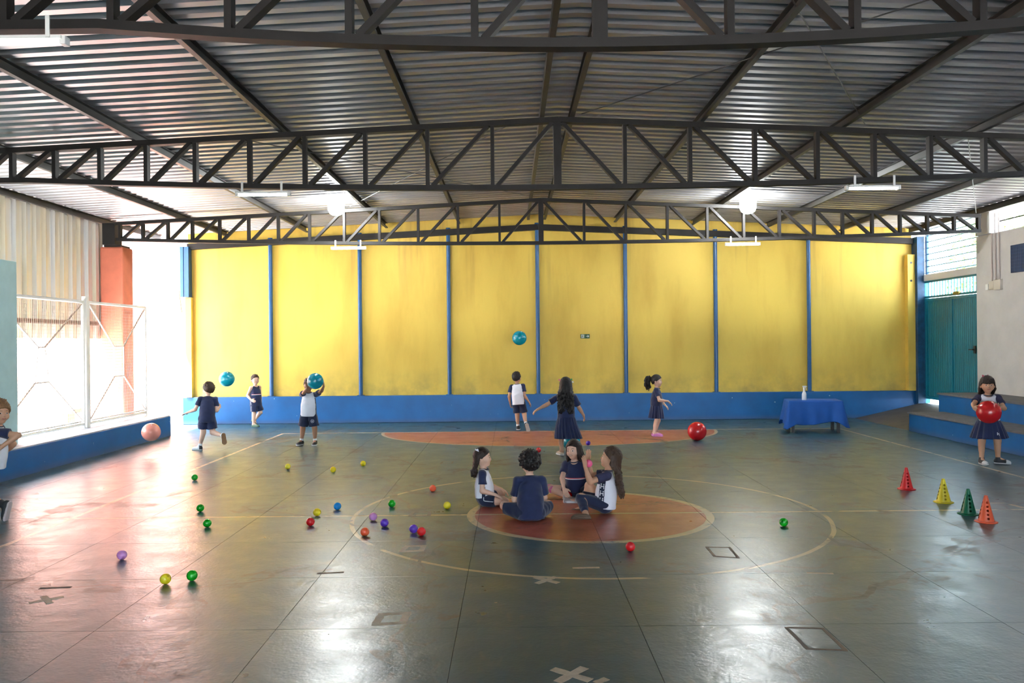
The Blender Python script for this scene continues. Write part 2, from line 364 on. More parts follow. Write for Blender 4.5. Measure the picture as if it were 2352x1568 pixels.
# ------------------------------------------------------------------ right side
XW = 8.42
rw_ = struct(MB().box(XW, XW + .2, -8, 14.98, 0, 3.46).build('wall_right', WHITEW, bevel=.006))
struct(MB().box(7.62, XW, -8, 14.80, 0, .63).build('wall_step_upper', BLUE, bevel=.01)); struct(MB().box(7.60, XW, -8, 14.82, .63, .66).build('trim_2', CONC))
struct(MB().box(7.0, 7.62, -8, 14.62, 0, .31).build('wall_step_lower', BLUE, bevel=.01)); struct(MB().box(6.98, 7.62, -8, 14.64, .31, .335).build('trim_3', CONC))
m_ = MB(); a, b = 7.05, 8.45
m_.add([(a, 14.66, 0.001), (b, 14.66, .31), (b, 17.05, .31), (a, 17.05, 0.001), (b, 14.66, -.05), (b, 17.05, -.05), (a, 14.66, -.05), (a, 17.05, -.05)],
       [(0, 1, 2, 3), (0, 6, 4, 1), (3, 2, 5, 7), (1, 4, 5, 2), (0, 3, 7, 6), (6, 7, 5, 4)]); m_.build('floor_ramp', RAMPM)['kind'] = 'structure'
struct(MB().box(8.45, 10.2, 13, 19, -.06, .305).build('floor_outside', OUTG))
# door wall: frame, two door leaves of ribbed sheet, grille, lintel, louvre bars
y0, y1, XD = 15.0, 17.05, 8.50
dr = struct(empty('door_1', (XD, 0, 0)))
MB().box(-.05, .05, 16.93, 17.01, .31, 2.80).build('door_frame', TEALF, dr); MB().box(-.05, .05, 14.98, 15.03, .31, 2.80).build('door_frame', TEALF, dr)
MB().box(-.045, .045, 15.03, 16.93, 2.76, 2.80).build('door_frame', TEALF, dr); MB().box(-.04, .04, 15.03, 16.93, 2.45, 2.49).build('door_frame', TEALF, dr)
n = 17
for i in range(n): yy = 15.06 + (16.90 - 15.06) * (i + .5) / n; MB().box(-.01, .01, yy - .008, yy + .008, 2.49, 2.76).build('grille_bar', TEALF, dr)
for k, (ya, yb) in enumerate(((15.03, 15.97), (15.98, 16.93))):
    lf = empty('door_leaf', (0, (ya + yb) / 2, 0), dr); w = (yb - ya) / 2
    m = MB(); nn = 13; vs = []
    for i in range(nn * 4 + 1):
        q = -w + .03 + (2 * w - .06) * i / (nn * 4); hh = (0, 0, .006, .006)[i % 4]; vs += [(-hh, q, .46), (-hh, q, 2.42)]
    m.add(vs, [(2 * i, 2 * i + 1, 2 * i + 3, 2 * i + 2) for i in range(nn * 4)]); m.build('ribbed_panel', TEALD, lf)
    fr = MB().box(-.03, .02, -w, -w + .05, .40, 2.44).box(-.03, .02, w - .05, w, .40, 2.44).box(-.03, .02, -w + .05, w - .05, .40, .46).box(-.03, .02, -w + .05, w - .05, 2.39, 2.44)
    fr.build('leaf_frame', TEALF, lf)
    if k == 0:
        MB().tube([(-.03, -w + .1, 1.42), (-.08, -w + .1, 1.42), (-.08, -w + .22, 1.42)], .012, 8).build('handle', BLACKP, lf)
        MB().box(-.045, -.03, -w + .07, -w + .13, 1.35, 1.49).build('lock_plate', BLACKP, lf)
MB().box(-.06, -.02, 15.62, 15.82, 2.46, 2.52).build('padlock_hasp', mat('brass', (.30, .24, .06), .45, .6), dr)
struct(MB().box(8.44, 8.62, 14.98, 17.15, 2.80, 2.93).build('trim_4', mat('lintel_white', (.75, .74, .75), .7)))
wn = struct(empty('window_1', (8.50, 0, 0)))
for i in range(8): zz = 2.97 + i * .125; MB().tube([(0, 14.9, zz), (0, 17.0, zz)], .011, 8).build('louvre_bar', TEALF, wn)
MB().box(-.02, .02, 16.88, 16.95, 2.93, 3.8).build('window_jamb', BLUEP, wn)
# column at truss end, conduits, boxes, blue panel on the white wall
tag(MB().box(8.36, 8.62, 14.46, 14.9, 3.462, 3.88).build('concrete_column', WHITEW, bevel=.006), 'grey concrete column stub on the white wall under the truss end', 'column')
cd = empty('conduit_run', (XW, 14.3, 2.55)); tag(cd, 'three thin vertical conduits with junction boxes on the white wall', 'conduit')
CON = mat('conduit_pinkish', (.50, .42, .38), .5)
for k in range(3): MB().tube([(-.015, -.05 + k * .11, .08), (-.015, -.05 + k * .11, 1.25)], .011, 8).build('conduit', CON, cd)
BOXM = mat('beige_box', (.58, .53, .46), .5)
MB().box(-.05, 0, -.13, .07, -.09, .09).build('junction_box', BOXM, cd, bevel=.006); MB().box(-.045, 0, .075, .22, -.07, .075).build('junction_box', BOXM, cd, bevel=.006); MB().box(-.03, 0, .27, .35, -.07, .03).build('switch', WHITEP, cd, bevel=.004)
bp = empty('blue_panel', (XW, 13.6, 2.95)); tag(bp, 'dark blue grid board fixed high on the white wall', 'panel')
BPM = mat('dark_blue_board', (.012, .035, .10), .5)
MB().box(-.03, 0, -.32, .30, -.23, .23).build('board', BPM, bp)
m_ = MB()
for k in range(11): q = -.29 + k * .057; m_.box(-.034, -.03, q, q + .006, -.22, .22)
for k in range(8): q = -.2 + k * .057; m_.box(-.034, -.03, -.31, .29, q, q + .006)
m_.build('grid_lines', mat('blue_grid', (.02, .06, .16), .5), bp)
tag(MB().tube([(8.5, -8, 3.66), (8.5, 14.4, 3.66)], .012, 8).build('wire_rail', STEEL), 'thin dark rail across the opening above the white wall', 'rail')

# ------------------------------------------------------------------ roof
EL, ER = -7.60, 8.95
YR0, YR1 = -8.0, 17.6
ceil = struct(empty('ceiling', (0, 0, 0)))
wid = 1.0
for sgn, xe in ((-1, EL), (1, ER)):
    L = abs(xe - .55)
    me = sheet_mesh('roof_sheet', GALV, lambda u, v_, h_, sgn=sgn: (.55 + sgn * u, v_, 4.165 + .102 - .047 * u + h_), L, wid, pitch=.2, depth=.038, pan=.085, crest=.055)
    for k in range(int(math.ceil((YR1 - YR0) / wid))): inst('roof_sheet', me, ceil, (0, YR1 - (k + 1) * wid, 0))
m_ = MB().add([(.25, YR0, 4.165 + .09), (.55, YR0, 4.165 + .105), (.85, YR0, 4.165 + .09), (.25, YR1 - .5, 4.165 + .09), (.55, YR1 - .5, 4.165 + .105), (.85, YR1 - .5, 4.165 + .09)], [(0, 1, 4, 3), (1, 2, 5, 4)])
PURL = mat('purlin_paint', (.042, .038, .034), .45, var=.3, vscale=3)
names = ['left of the two ridge', 'right of the two ridge', 'first left of the ridge', 'second left of the ridge', 'third left of the ridge', 'fourth left of the ridge', 'left eave', 'first right of the ridge', 'second right of the ridge', 'third right of the ridge', 'fourth right of the ridge', 'right eave']
for nm, xx in zip(names, (.36, .70, -1.07, -2.57, -4.21, -5.85, -7.22, 2.15, 3.74, 5.27, 6.80, 8.20)):
    zt = 4.165 - .047 * abs(xx - .55); m = MB(); d = 1 if xx > .55 else -1
    m.box(-.025, -.020, YR0, 17.1, 0, .10).box(-.020, .025, YR0, 17.1, 0, .005).box(-.020, .025, YR0, 17.1, .095, .10).box(.020, .025, YR0, 17.1, .005, .02)
    o = m.build('purlin', PURL, None, (xx, 0, zt)); o.scale.x = -d
    tag(o, 'long dark steel roof purlin, %s one' % nm, 'purlin', 'roof purlins')

# ------------------------------------------------------------------ trusses
VX = [-6.87, -6.47, -6.03, -5.6, -5.12, -4.61, -4.09, -3.54, -2.93, -2.31, -1.63, -.93, -.2, .53, 1.287, 2.02, 2.75, 3.45, 4.09, 4.72, 5.33, 5.83, 6.35, 6.84, 7.32, 7.79, 8.22]
def truss(yy, label, wq):
    tr = empty('roof_truss', (.55, yy, 3.3)); tag(tr, label, 'truss', 'steel roof trusses')
    o = Vector((.55, yy, 3.3))
    zb = lambda x_: 3.35 + .135 * min(1.0, abs(x_ - .55) / wq) ** 2
    xl, xr = VX[0] - .06, VX[-1] + .03
    for a, b in ((xl, .55), (.55, xr)):
        MB().bar(Vector((a, yy, ZT(a) - .03)) - o, Vector((b, yy, ZT(b) - .03)) - o, .09, .06).build('top_chord', STEEL, tr)
    m = MB(); ps = [xl + (xr - xl) * i / 40 for i in range(41)]; vs = []
    for q in ps: vs += [(q - .55, s * .045, zb(q) - 3.3 + e) for s in (-1, 1) for e in (0, .055)]
    fs = []
    for i in range(40):
        k = 4 * i
        fs += [(k, k + 4, k + 5, k + 1), (k + 2, k + 3, k + 7, k + 6), (k + 1, k + 5, k + 7, k + 3), (k, k + 2, k + 6, k + 4)]
    m.add(vs, fs + [(0, 1, 3, 2), (160, 162, 163, 161)]); m.build('bottom_chord', STEEL, tr)
    for i, q in enumerate(VX):
        w = .085 if abs(q - .53) < .01 else .042
        MB().box(q - w / 2 - .55, q + w / 2 - .55, -.04, .04, zb(q) + .05 - 3.3, ZT(q) - .058 - 3.3).build('vertical', STEEL, tr)
    for a, b in zip(VX[:-1], VX[1:]):
        lo, hi = (a, b) if b <= .54 else (b, a); s = .045 if hi > lo else -.045
        MB().bar(Vector((lo + s * 1.2, yy, zb(lo) + .05)) - o, Vector((hi - s * 1.2, yy, ZT(hi) - .06)) - o, .075, .042, (0, 0, 1)).build('diagonal', STEEL, tr)
    return tr
TY = (4.83, 9.31, 14.55)
truss(TY[0], 'dark steel lattice roof truss nearest the camera, cut by the top of the photo', 2.9)
truss(TY[1], 'dark steel lattice roof truss in the middle of the hall', 6.0)
truss(TY[2], 'dark steel lattice roof truss closest to the yellow wall', 7.6)
# thin bracing rods under the roof
ROD = mat('brace_rod_steel', (.10, .095, .09), .5)
def rod(a, b, label, r=.006):
    tag(MB().tube([a, b], r, 6).build('brace_rod', ROD), label, 'rod', 'roof bracing rods')
zt = lambda x_: ZT(x_) + .05
rod((.8, 9.2, ZT(.8) + .02), (3.7, 4.9, ZT(3.7) + .02), 'thin dark bracing rod from the middle truss ridge towards the front right')
rod((1.4, 4.9, ZT(1.4) + .02), (3.95, 9.2, ZT(3.95) + .02), 'thin pale bracing rod crossing the front right roof bay')
rod((-3.2, 9.4, ZT(-3.2) + .02), (.35, 14.4, ZT(.35) + .02), 'thin dark bracing rod from the middle truss to the far truss ridge')
rod((.1, 9.4, ZT(.1) + .02), (-2.8, 14.4, ZT(-2.8) + .02), 'thin bracing rod ending beside the left bright lamp')
rod((5.2, 9.4, ZT(5.2) + .0), (8.1, 14.4, ZT(8.1) + .0), 'thin dark cable sagging under the right roof bay')
# ------------------------------------------------------------------ lights that hang in the hall
def led(px, yy, label, drop=.0):
    pos = at_depth(px, 500, yy); x_ = pos.x
    wq = {4.83: 2.9, 9.31: 6.0, 14.55: 7.6}[yy]
    zc = 3.35 + .135 * min(1, abs(x_ - .55) / wq) ** 2
    g = empty('led_batten', (x_, yy, zc)); tag(g, label, 'light fixture', 'lit led battens under the trusses')
    MB().box(-.29, .29, -.045, .045, -.055, -.035).build('channel', WHITEP, g)
    MB().tube([(-.27, 0, -.062), (.27, 0, -.062)], .017, 12).build('lit_tube', TUBEL, g, smooth=True)
    for s in (-1, 1):
        MB().box(s * .29 - .018, s * .29 + .018, -.03, .03, -.082, -.032).build('lamp_holder', WHITEP, g, bevel=.004)
        MB().box(s * .22 - .012, s * .22 + .012, -.055, -.047, -.05, .075).build('strap', WHITEP, g)
led(38, TY[0], 'lit led tube fixture under the nearest truss at the upper left edge')
led(605, TY[1], 'lit led tube fixture under the middle truss, left side')
led(2005, TY[1], 'lit led tube fixture under the middle truss, right side')
led(800, TY[2], 'lit led tube fixture under the far truss, left side')
led(1705, TY[2], 'lit led tube fixture under the far truss, right side')
def lamp(px, pv, yy, label):
    pos = at_depth(px, pv, yy); zr = ZT(pos.x) + .08
    g = empty('bulb_lamp', tuple(pos)); tag(g, label, 'lamp', 'bright bulb lamps before the far truss')
    MB().lathe([(0.0, -.16), (.06, -.152), (.11, -.12), (.135, -.06), (.135, .05), (.09, .10), (.04, .115)], 24).build('glowing_bulb', LAMPL, g, smooth=True)
    MB().lathe([(.04, .112), (.045, .115), (.045, .17), (.02, .18), (0, .18)], 16).build('socket', WHITEP, g)
    MB().tube([(0, 0, .17), (0, 0, zr - pos.z)], .012, 8).build('stem', BLACKP, g)
lamp(772, 473, 13.9, 'very bright bulb lamp hanging before the far truss, left one')
lamp(1718, 469, 13.9, 'very bright bulb lamp hanging before the far truss, right one')
# ------------------------------------------------------------------ balls
BCOL = dict(red=(.75, .014, .016), orange=(.88, .12, .04), yellow=(.92, .72, .02), green=(.004, .46, .014), blue=(.004, .30, .75), purple=(.14, .05, .50), pink=(.72, .30, .62), rose=(.86, .12, .27))
def ball_mesh(name, r, mt, n=32):
    bm = bmesh.new(); bmesh.ops.create_uvsphere(bm, u_segments=n, v_segments=n // 2, radius=r)
    me = bpy.data.meshes.new(name); bm.to_mesh(me); bm.free(); me.materials.append(mt)
    me.polygons.foreach_set('use_smooth', [True] * len(me.polygons)); return me
SEAM = {}
def play_ball(u, v, col, label, r=.037, lift=0.0, depth=None):
    mt = mat('ball_' + col, BCOL[col], .22, spec=.55, sss=.5)
    key = col
    if key not in SEAM: SEAM[key] = ball_mesh('play_ball', .037, mt)
    if depth is None:
        p_ = ground(u, v, r)
    else: p_ = at_depth(u, v, depth)
    g = empty('play_ball', tuple(p_) if depth else (p_.x, p_.y, 0)); tag(g, label, 'ball', 'small plastic play balls')
    c_ = inst('shell', SEAM[key], g, (0, 0, 0 if depth else r), (random.random(), random.random(), 0))
    m = MB(); n = 32
    ring = [(math.cos(2 * math.pi * k / n) * (r + .0002), math.sin(2 * math.pi * k / n) * (r + .0002), 0) for k in range(n + 1)]
    m.tube(ring, .0007, 4, cap=False); q = m.build('seam', mt, c_)
    return g
for a in [
    (447, 1096, 'green', 'green play ball farthest left, in line with the running boy'), (460, 1166, 'green', 'green play ball left of the yellow and red pair, middle of three'),
    (476, 1201, 'green', 'green play ball just below another green one on the left'), (280, 1274, 'pink', 'pink play ball lying alone at the lower left'),
    (380, 1329, 'yellow', 'yellow play ball at lower left beside a green ball'), (441, 1321, 'green', 'green play ball at lower left beside a yellow ball'),
    (661, 1071, 'yellow', 'yellow play ball leftmost of the far row of three'), (765, 1078, 'yellow', 'yellow play ball middle of the far row of three'), (834, 1064, 'yellow', 'yellow play ball rightmost of the far row of three'),
    (994, 1121, 'orange', 'orange play ball inside a faded tape square left of the seated girl'), (728, 1176, 'yellow', 'yellow play ball right behind a red ball'),
    (713, 1198, 'red', 'red play ball right in front of a yellow ball'), (775, 1162, 'blue', 'blue play ball on the left half of the floor'),
    (857, 1186, 'pink', 'pale pink play ball left of a purple ball'), (900, 1156, 'green', 'green play ball above the pale pink and purple balls'),
    (883, 1200, 'purple', 'purple play ball lying alone right of the pale pink ball'), (950, 1214, 'purple', 'purple play ball touching a red ball'), (968, 1220, 'red', 'red play ball touching a purple ball'),
    (838, 1221, 'orange', 'orange play ball below the pale pink ball'), (1027, 1160, 'yellow', 'yellow play ball left of the orange circle'),
    (1448, 1255, 'red', 'red play ball in front of the orange circle'), (1800, 1199, 'green', 'green play ball alone on the right half of the floor'),
    (1237, 1033, 'red', 'red play ball behind the seated boy'), (1351, 1017, 'purple', 'purple play ball on the far orange area')]:
    play_ball(*a)
def gym_ball(u, v, depth, r, col, label, on_floor=False, squash=1.0):
    mt = mat('gym_ball_' + col, {'teal': (.0, .26, .34), 'red': (.62, .010, .014), 'salmon': (.85, .30, .22)}[col], .25, spec=.6)
    p_ = at_depth(u, v, depth)
    if on_floor: p_ = ground(u, v, r)
    g = empty('gym_ball', (p_.x, p_.y, 0 if on_floor else p_.z)); tag(g, label, 'ball', 'large inflated balls')
    c_ = inst('skin', ball_mesh('gym_ball', r, mt, 48), g, (0, 0, r if on_floor else 0), (.5, .3, 0))
    m = MB()
    for k in range(-2, 3):
        a = k * .06; n = 48; rr = (r + .0006) * math.cos(a)
        m.tube([(rr * math.cos(2 * math.pi * q / n), rr * math.sin(2 * math.pi * q / n), (r + .0006) * math.sin(a)) for q in range(n + 1)], .0007, 4, cap=False)
    m.build('ribs', mt, c_)
    MB().tube([(0, 0, r - .002), (0, 0, r + .003)], .007, 10).build('plug', WHITEP, c_)
    return g
gym_ball(521, 870, 15.6, .143, 'teal', 'teal gym ball in the air beside the running boy')
gym_ball(1193, 776, 15.9, .138, 'teal', 'teal gym ball high in the air against the yellow wall')
gym_ball(1601, 990, 0, .153, 'red', 'red gym ball lying on the floor near the ponytail girl', True)
gym_ball(347, 992, 12.4, .135, 'salmon', 'pale salmon gym ball in the air before the low blue wall')
gym_ball(1312, 1013, 0, .135, 'teal', 'teal gym ball on the floor behind the long-haired girl in the skirt', True)
# ------------------------------------------------------------------ training cones with holes
def cone(u, v, col, label, h=.235):
    p_ = ground(u, v); mt = mat('cone_' + col, BCOL[col] if col != 'dgreen' else (.0, .16, .065), .4)
    g = empty('training_cone', (p_.x, p_.y, 0)); tag(g, label, 'cone', 'row of perforated training cones')
    n = 96; prof = []
    body = MB(); rows = 84
    R0, R1 = .068, .014
    hole = lambda ang, q: any(abs(((ang - a0 + math.pi) % (2 * math.pi)) - math.pi) * (R0 + (R1 - R0) * q) < .0105 * math.sqrt(max(0, 1 - ((q - qq) * h / .0105) ** 2)) and abs(q - qq) * h < .0105 for a0 in A0 for qq in (.14, .29, .44, .59, .74))
    va = math.degrees(math.atan2(-p_.y, -p_.x)); A0 = [math.radians(va + d) for d in (18, 108, 198, 288)]
    vs = [( (R0 + (R1 - R0) * i / rows) * math.cos(2 * math.pi * k / n), (R0 + (R1 - R0) * i / rows) * math.sin(2 * math.pi * k / n), .006 + (h - .006) * i / rows) for i in range(rows + 1) for k in range(n)]
    fs = []
    for i in range(rows):
        for k in range(n):
            if hole(2 * math.pi * (k + .5) / n, (i + .5) / rows): continue
            a = i * n + k; b = i * n + (k + 1) % n; fs.append((a, b, b + n, a + n))
    body.add(vs, fs); body.build('perforated_body', mt, g, smooth=True)
    MB().lathe([(.060, .0), (.093, .0), (.095, .004), (.085, .009), (.068, .013), (.062, .01)], 40).build('base_flange', mt, g, smooth=True)
    MB().lathe([(R1 - .004, h - .004), (R1, h), (R1 + .002, h - .002)], 24).build('rim', mt, g, smooth=True)
cone(2082, 1123, 'red', 'red perforated training cone farthest back in the row')
cone(2167, 1153, 'yellow', 'yellow perforated training cone')
cone(2224, 1180, 'dgreen', 'green perforated training cone beside the nearest cone')
cone(2265, 1198, 'orange', 'orange-red perforated training cone nearest the camera')
# ------------------------------------------------------------------ low table, cloth, spray bottle
tc = ground(1881, 994); TX, TYY = tc.x + .0, tc.y + .29
tb = empty('low_table', (TX, TYY, 0)); tag(tb, 'low table standing under the blue cloth before the wall', 'table')
tb.rotation_euler.z = math.radians(-10)
DK = mat('dark_table_wood', (.03, .022, .018), .5)
tw, td, th = .44, .30, .555
MB().box(-tw, tw, -td, td, th - .03, th - .004).build('table_top', DK, tb)
for a in (-1, 1):
    for b in (-1, 1): MB().box(a * (tw - .06) - .025, a * (tw - .06) + .025, b * (td - .05) - .025, b * (td - .05) + .025, 0, th - .03).build('leg', DK, tb)
CLOTH = mat('blue_table_cloth', (.002, .080, .36), .75, var=.15, vscale=5, bump=.15, bscale=200)
def cloth():
    m = MB(); n = 200; rows = 22; vs = []
    per = []
    for i in range(n):
        q = i / n * 4; sd = int(q); f_ = q - sd
        per.append([(-tw + 2 * tw * f_, -td, 0, -1), (tw, -td + 2 * td * f_, 1, 0), (tw - 2 * tw * f_, td, 0, 1), (-tw, td - 2 * td * f_, -1, 0)][sd])
    for i, (px, py, nx, ny) in enumerate(per):
        a = math.atan2(py / td, px / tw)
        cx, cy = max(0, abs(px) - tw + .10) / .10, max(0, abs(py) - td + .10) / .10
        corner = min(cx, cy) if min(cx, cy) > 0 else 0
        ln = math.hypot(px, py)
        ox, oy = (nx + (math.copysign(1, px) if corner > 0 else 0) * corner, ny + (math.copysign(1, py) if corner > 0 else 0) * corner)
        l_ = math.hypot(ox, oy) or 1; ox, oy = ox / l_, oy / l_
        drop = .385 + .10 * corner + .03 * math.sin(i * .11)
        for r in range(rows + 1):
            s_ = r / rows
            ph_ = 2 * math.pi * i / n
            fold = (.020 * math.sin(9 * ph_ + .6) + .014 * math.sin(17 * ph_ + 2.0)) * s_ ** 1.2
            off = .008 + .055 * s_ + fold + .05 * corner * s_
            vs.append((px + ox * off, py + oy * off, th + .004 - drop * s_ - (.004 * (s_ > 0))))
    fs = [(i * (rows + 1) + r, i * (rows + 1) + r + 1, ((i + 1) % n) * (rows + 1) + r + 1, ((i + 1) % n) * (rows + 1) + r) for i in range(n) for r in range(rows)]
    m.add(vs, fs); k = len(m.v); m.v.append((0, 0, th + .006))
    for i in range(n): m.f.append((i * (rows + 1), ((i + 1) % n) * (rows + 1), k)); m.mi.append(0)
    o = m.build('table_cloth', CLOTH, None, (TX, TYY, 0), smooth=True); o.rotation_euler.z = math.radians(-10)
    s_ = o.modifiers.new('thickness', 'SOLIDIFY'); s_.thickness = .002; s_.offset = 1
    return tag(o, 'bright blue cloth draped over the low table with folded corners', 'tablecloth')
cloth()
bt_p = at_depth(1848, 918, TYY - .12)
sb = empty('spray_bottle', (bt_p.x, TYY - .10, th + .009)); tag(sb, 'white spray bottle standing on the blue tablecloth', 'bottle')
MB().lathe([(0, 0), (.036, 0), (.040, .006), (.040, .10), (.034, .125), (.020, .15), (.016, .185), (.016, .20), (0, .20)], 24).build('bottle_body', WHITEP, sb, smooth=True)
MB().lathe([(.019, .19), (.019, .215), (.014, .22), (0, .22)], 18).build('collar', WHITEP, sb, smooth=True)
MB().bar((-.028, 0, .238), (.040, 0, .240), .026, .026).bar((.036, 0, .241), (.052, 0, .241), .014, .014).build('spray_head', WHITEP, sb, bevel=.004)
MB().tube([(.022, 0, .228), (.036, 0, .205), (.034, 0, .178)], .006, 8).build('trigger', WHITEP, sb)
# ------------------------------------------------------------------ tape and paint marks stuck on the floor
FADED = mat('faded_tape', (.27, .24, .19), .65, var=.3, vscale=30); BROWNT = mat('worn_tape', (.16, .12, .09), .7, var=.3, vscale=30)
def strip(m, a, b, w, z=.0014):
    a = Vector((a[0], a[1], 0)); b = Vector((b[0], b[1], 0)); d = (b - a).normalized(); s = Vector((-d.y, d.x, 0)) * w / 2
    k = 4; vs = []
    for i in range(k + 1):
        q = a + (b - a) * i / k; j = 1 + .10 * math.sin(i * 2.3 + a.x * 9)
        vs += [q - s * j, q + s * j]
    top = [(v.x, v.y, z) for v in vs]; bot = [(v.x, v.y, .0002) for v in vs]; n = len(top)
    fs = [(2 * i, 2 * i + 2, 2 * i + 3, 2 * i + 1) for i in range(k)] + [(2 * i, n + 2 * i, n + 2 * i + 2, 2 * i + 2) for i in range(k)] + [(2 * i + 1, 2 * i + 3, n + 2 * i + 3, n + 2 * i + 1) for i in range(k)] + [(0, 1, n + 1, n), (n - 2, 2 * n - 2, 2 * n - 1, n - 1)]
    m.add(top + bot, fs)
def tape_square(pts, w, label, mt=TAPE, group='taped squares on the floor'):
    c4 = [ground(*p_) for p_ in pts]; cen = sum(c4, Vector()) / 4; g = empty('tape_square', (cen.x, cen.y, 0)); tag(g, label, 'floor tape', group)
    for i in range(4):
        a, b = c4[i] - cen, c4[(i + 1) % 4] - cen; m = MB(); ext = (b - a).normalized() * w * .45
        strip(m, a - ext * (1 if i % 2 == 0 else -1), b + ext * (1 if i % 2 == 0 else -1), w, .0014 + .0004 * (i % 2)); m.build('tape_strip', mt, g)
tape_square([(862, 1434), (925, 1430), (936, 1408), (876, 1411)], .048, 'nearest masking tape square on the floor, lower centre left')
tape_square([(922, 1266), (968, 1264), (974, 1253), (935, 1254)], .045, 'masking tape square left of the orange circle front edge')
tape_square([(1480, 1119), (1514, 1119), (1518, 1112), (1487, 1112)], .02, 'faint yellow taped square behind the seated group', FADED)
tape_square([(941, 1185), (985, 1184), (988, 1175), (950, 1176)], .035, 'faded tape square crossing the centre line', FADED)
tape_square([(980, 1134), (1015, 1133), (1018, 1128), (990, 1128)], .03, 'faded tape square under the orange play ball', FADED)
tape_square([(1012, 1065), (1038, 1064), (1040, 1060), (1017, 1060)], .025, 'faded tape square far behind the left seated girl', FADED)
tape_square([(1855, 1490), (1942, 1493), (1890, 1443), (1806, 1441)], .022, 'worn brown outline square at the lower right', BROWNT)
tape_square([(1641, 1277), (1696, 1281), (1675, 1257), (1623, 1256)], .022, 'worn outline square in front of the orange circle, right', BROWNT)
def tape_cross(u, v, s, w, label, ang=45):
    p_ = ground(u, v); g = empty('tape_cross', (p_.x, p_.y, 0)); tag(g, label, 'floor tape', 'taped crosses on the floor')
    for k, a in enumerate((ang, ang + 90)):
        d = Vector((math.cos(math.radians(a)), math.sin(math.radians(a)), 0)) * s; m = MB(); strip(m, -d, d, w, .0014 + .0004 * k); m.build('tape_strip', TAPE, g)
tape_cross(1255, 1332, .105, .045, 'masking tape cross beyond the large one, before the orange circle', 48)
tape_cross(1312, 1549, .115, .050, 'large masking tape cross at the bottom edge of the photo', 50)
tape_cross(107, 1377, .10, .04, 'worn masking tape cross at the lower left', 40)
def tape_line(a, b, w, label, mt=TAPE):
    a, b = ground(*a), ground(*b); c_ = (a + b) / 2; m = MB(); strip(m, a - c_, b - c_, w)
    tag(m.build('tape_strip', mt, None, (c_.x, c_.y, 0)), label, 'floor tape', 'single tape strips on the floor')
tape_line((1315, 1304), (1377, 1303), .035, 'short pale tape strip in front of the orange circle')
tape_line((1853, 1315), (1914, 1317), .03, 'short pale tape strip right of the large circle line')
tape_line((728, 1317), (790, 1314), .03, 'short tape strip left of the orange circle beside a worn patch', BROWNT)
tape_line((1368, 1568), (1394, 1558), .04, 'torn tape strip at the bottom edge beside the large cross')
tape_line((90, 1351), (164, 1348), .03, 'short brown tape strip at the lower left', BROWNT)
tape_line((2275, 1155), (2307, 1155), .02, 'short pale tape strip right of the cones')
tape_line((2320, 1158), (2352, 1166), .05, 'torn pale tape patch at the right edge of the floor')
tape_line((1155, 1030), (1180, 1031), .03, 'tiny tape strip on the floor behind the seated boy', FADED)
tape_line((1427, 1047), (1443, 1054), .03, 'tiny slanting tape strip right of the long-haired girl', FADED)
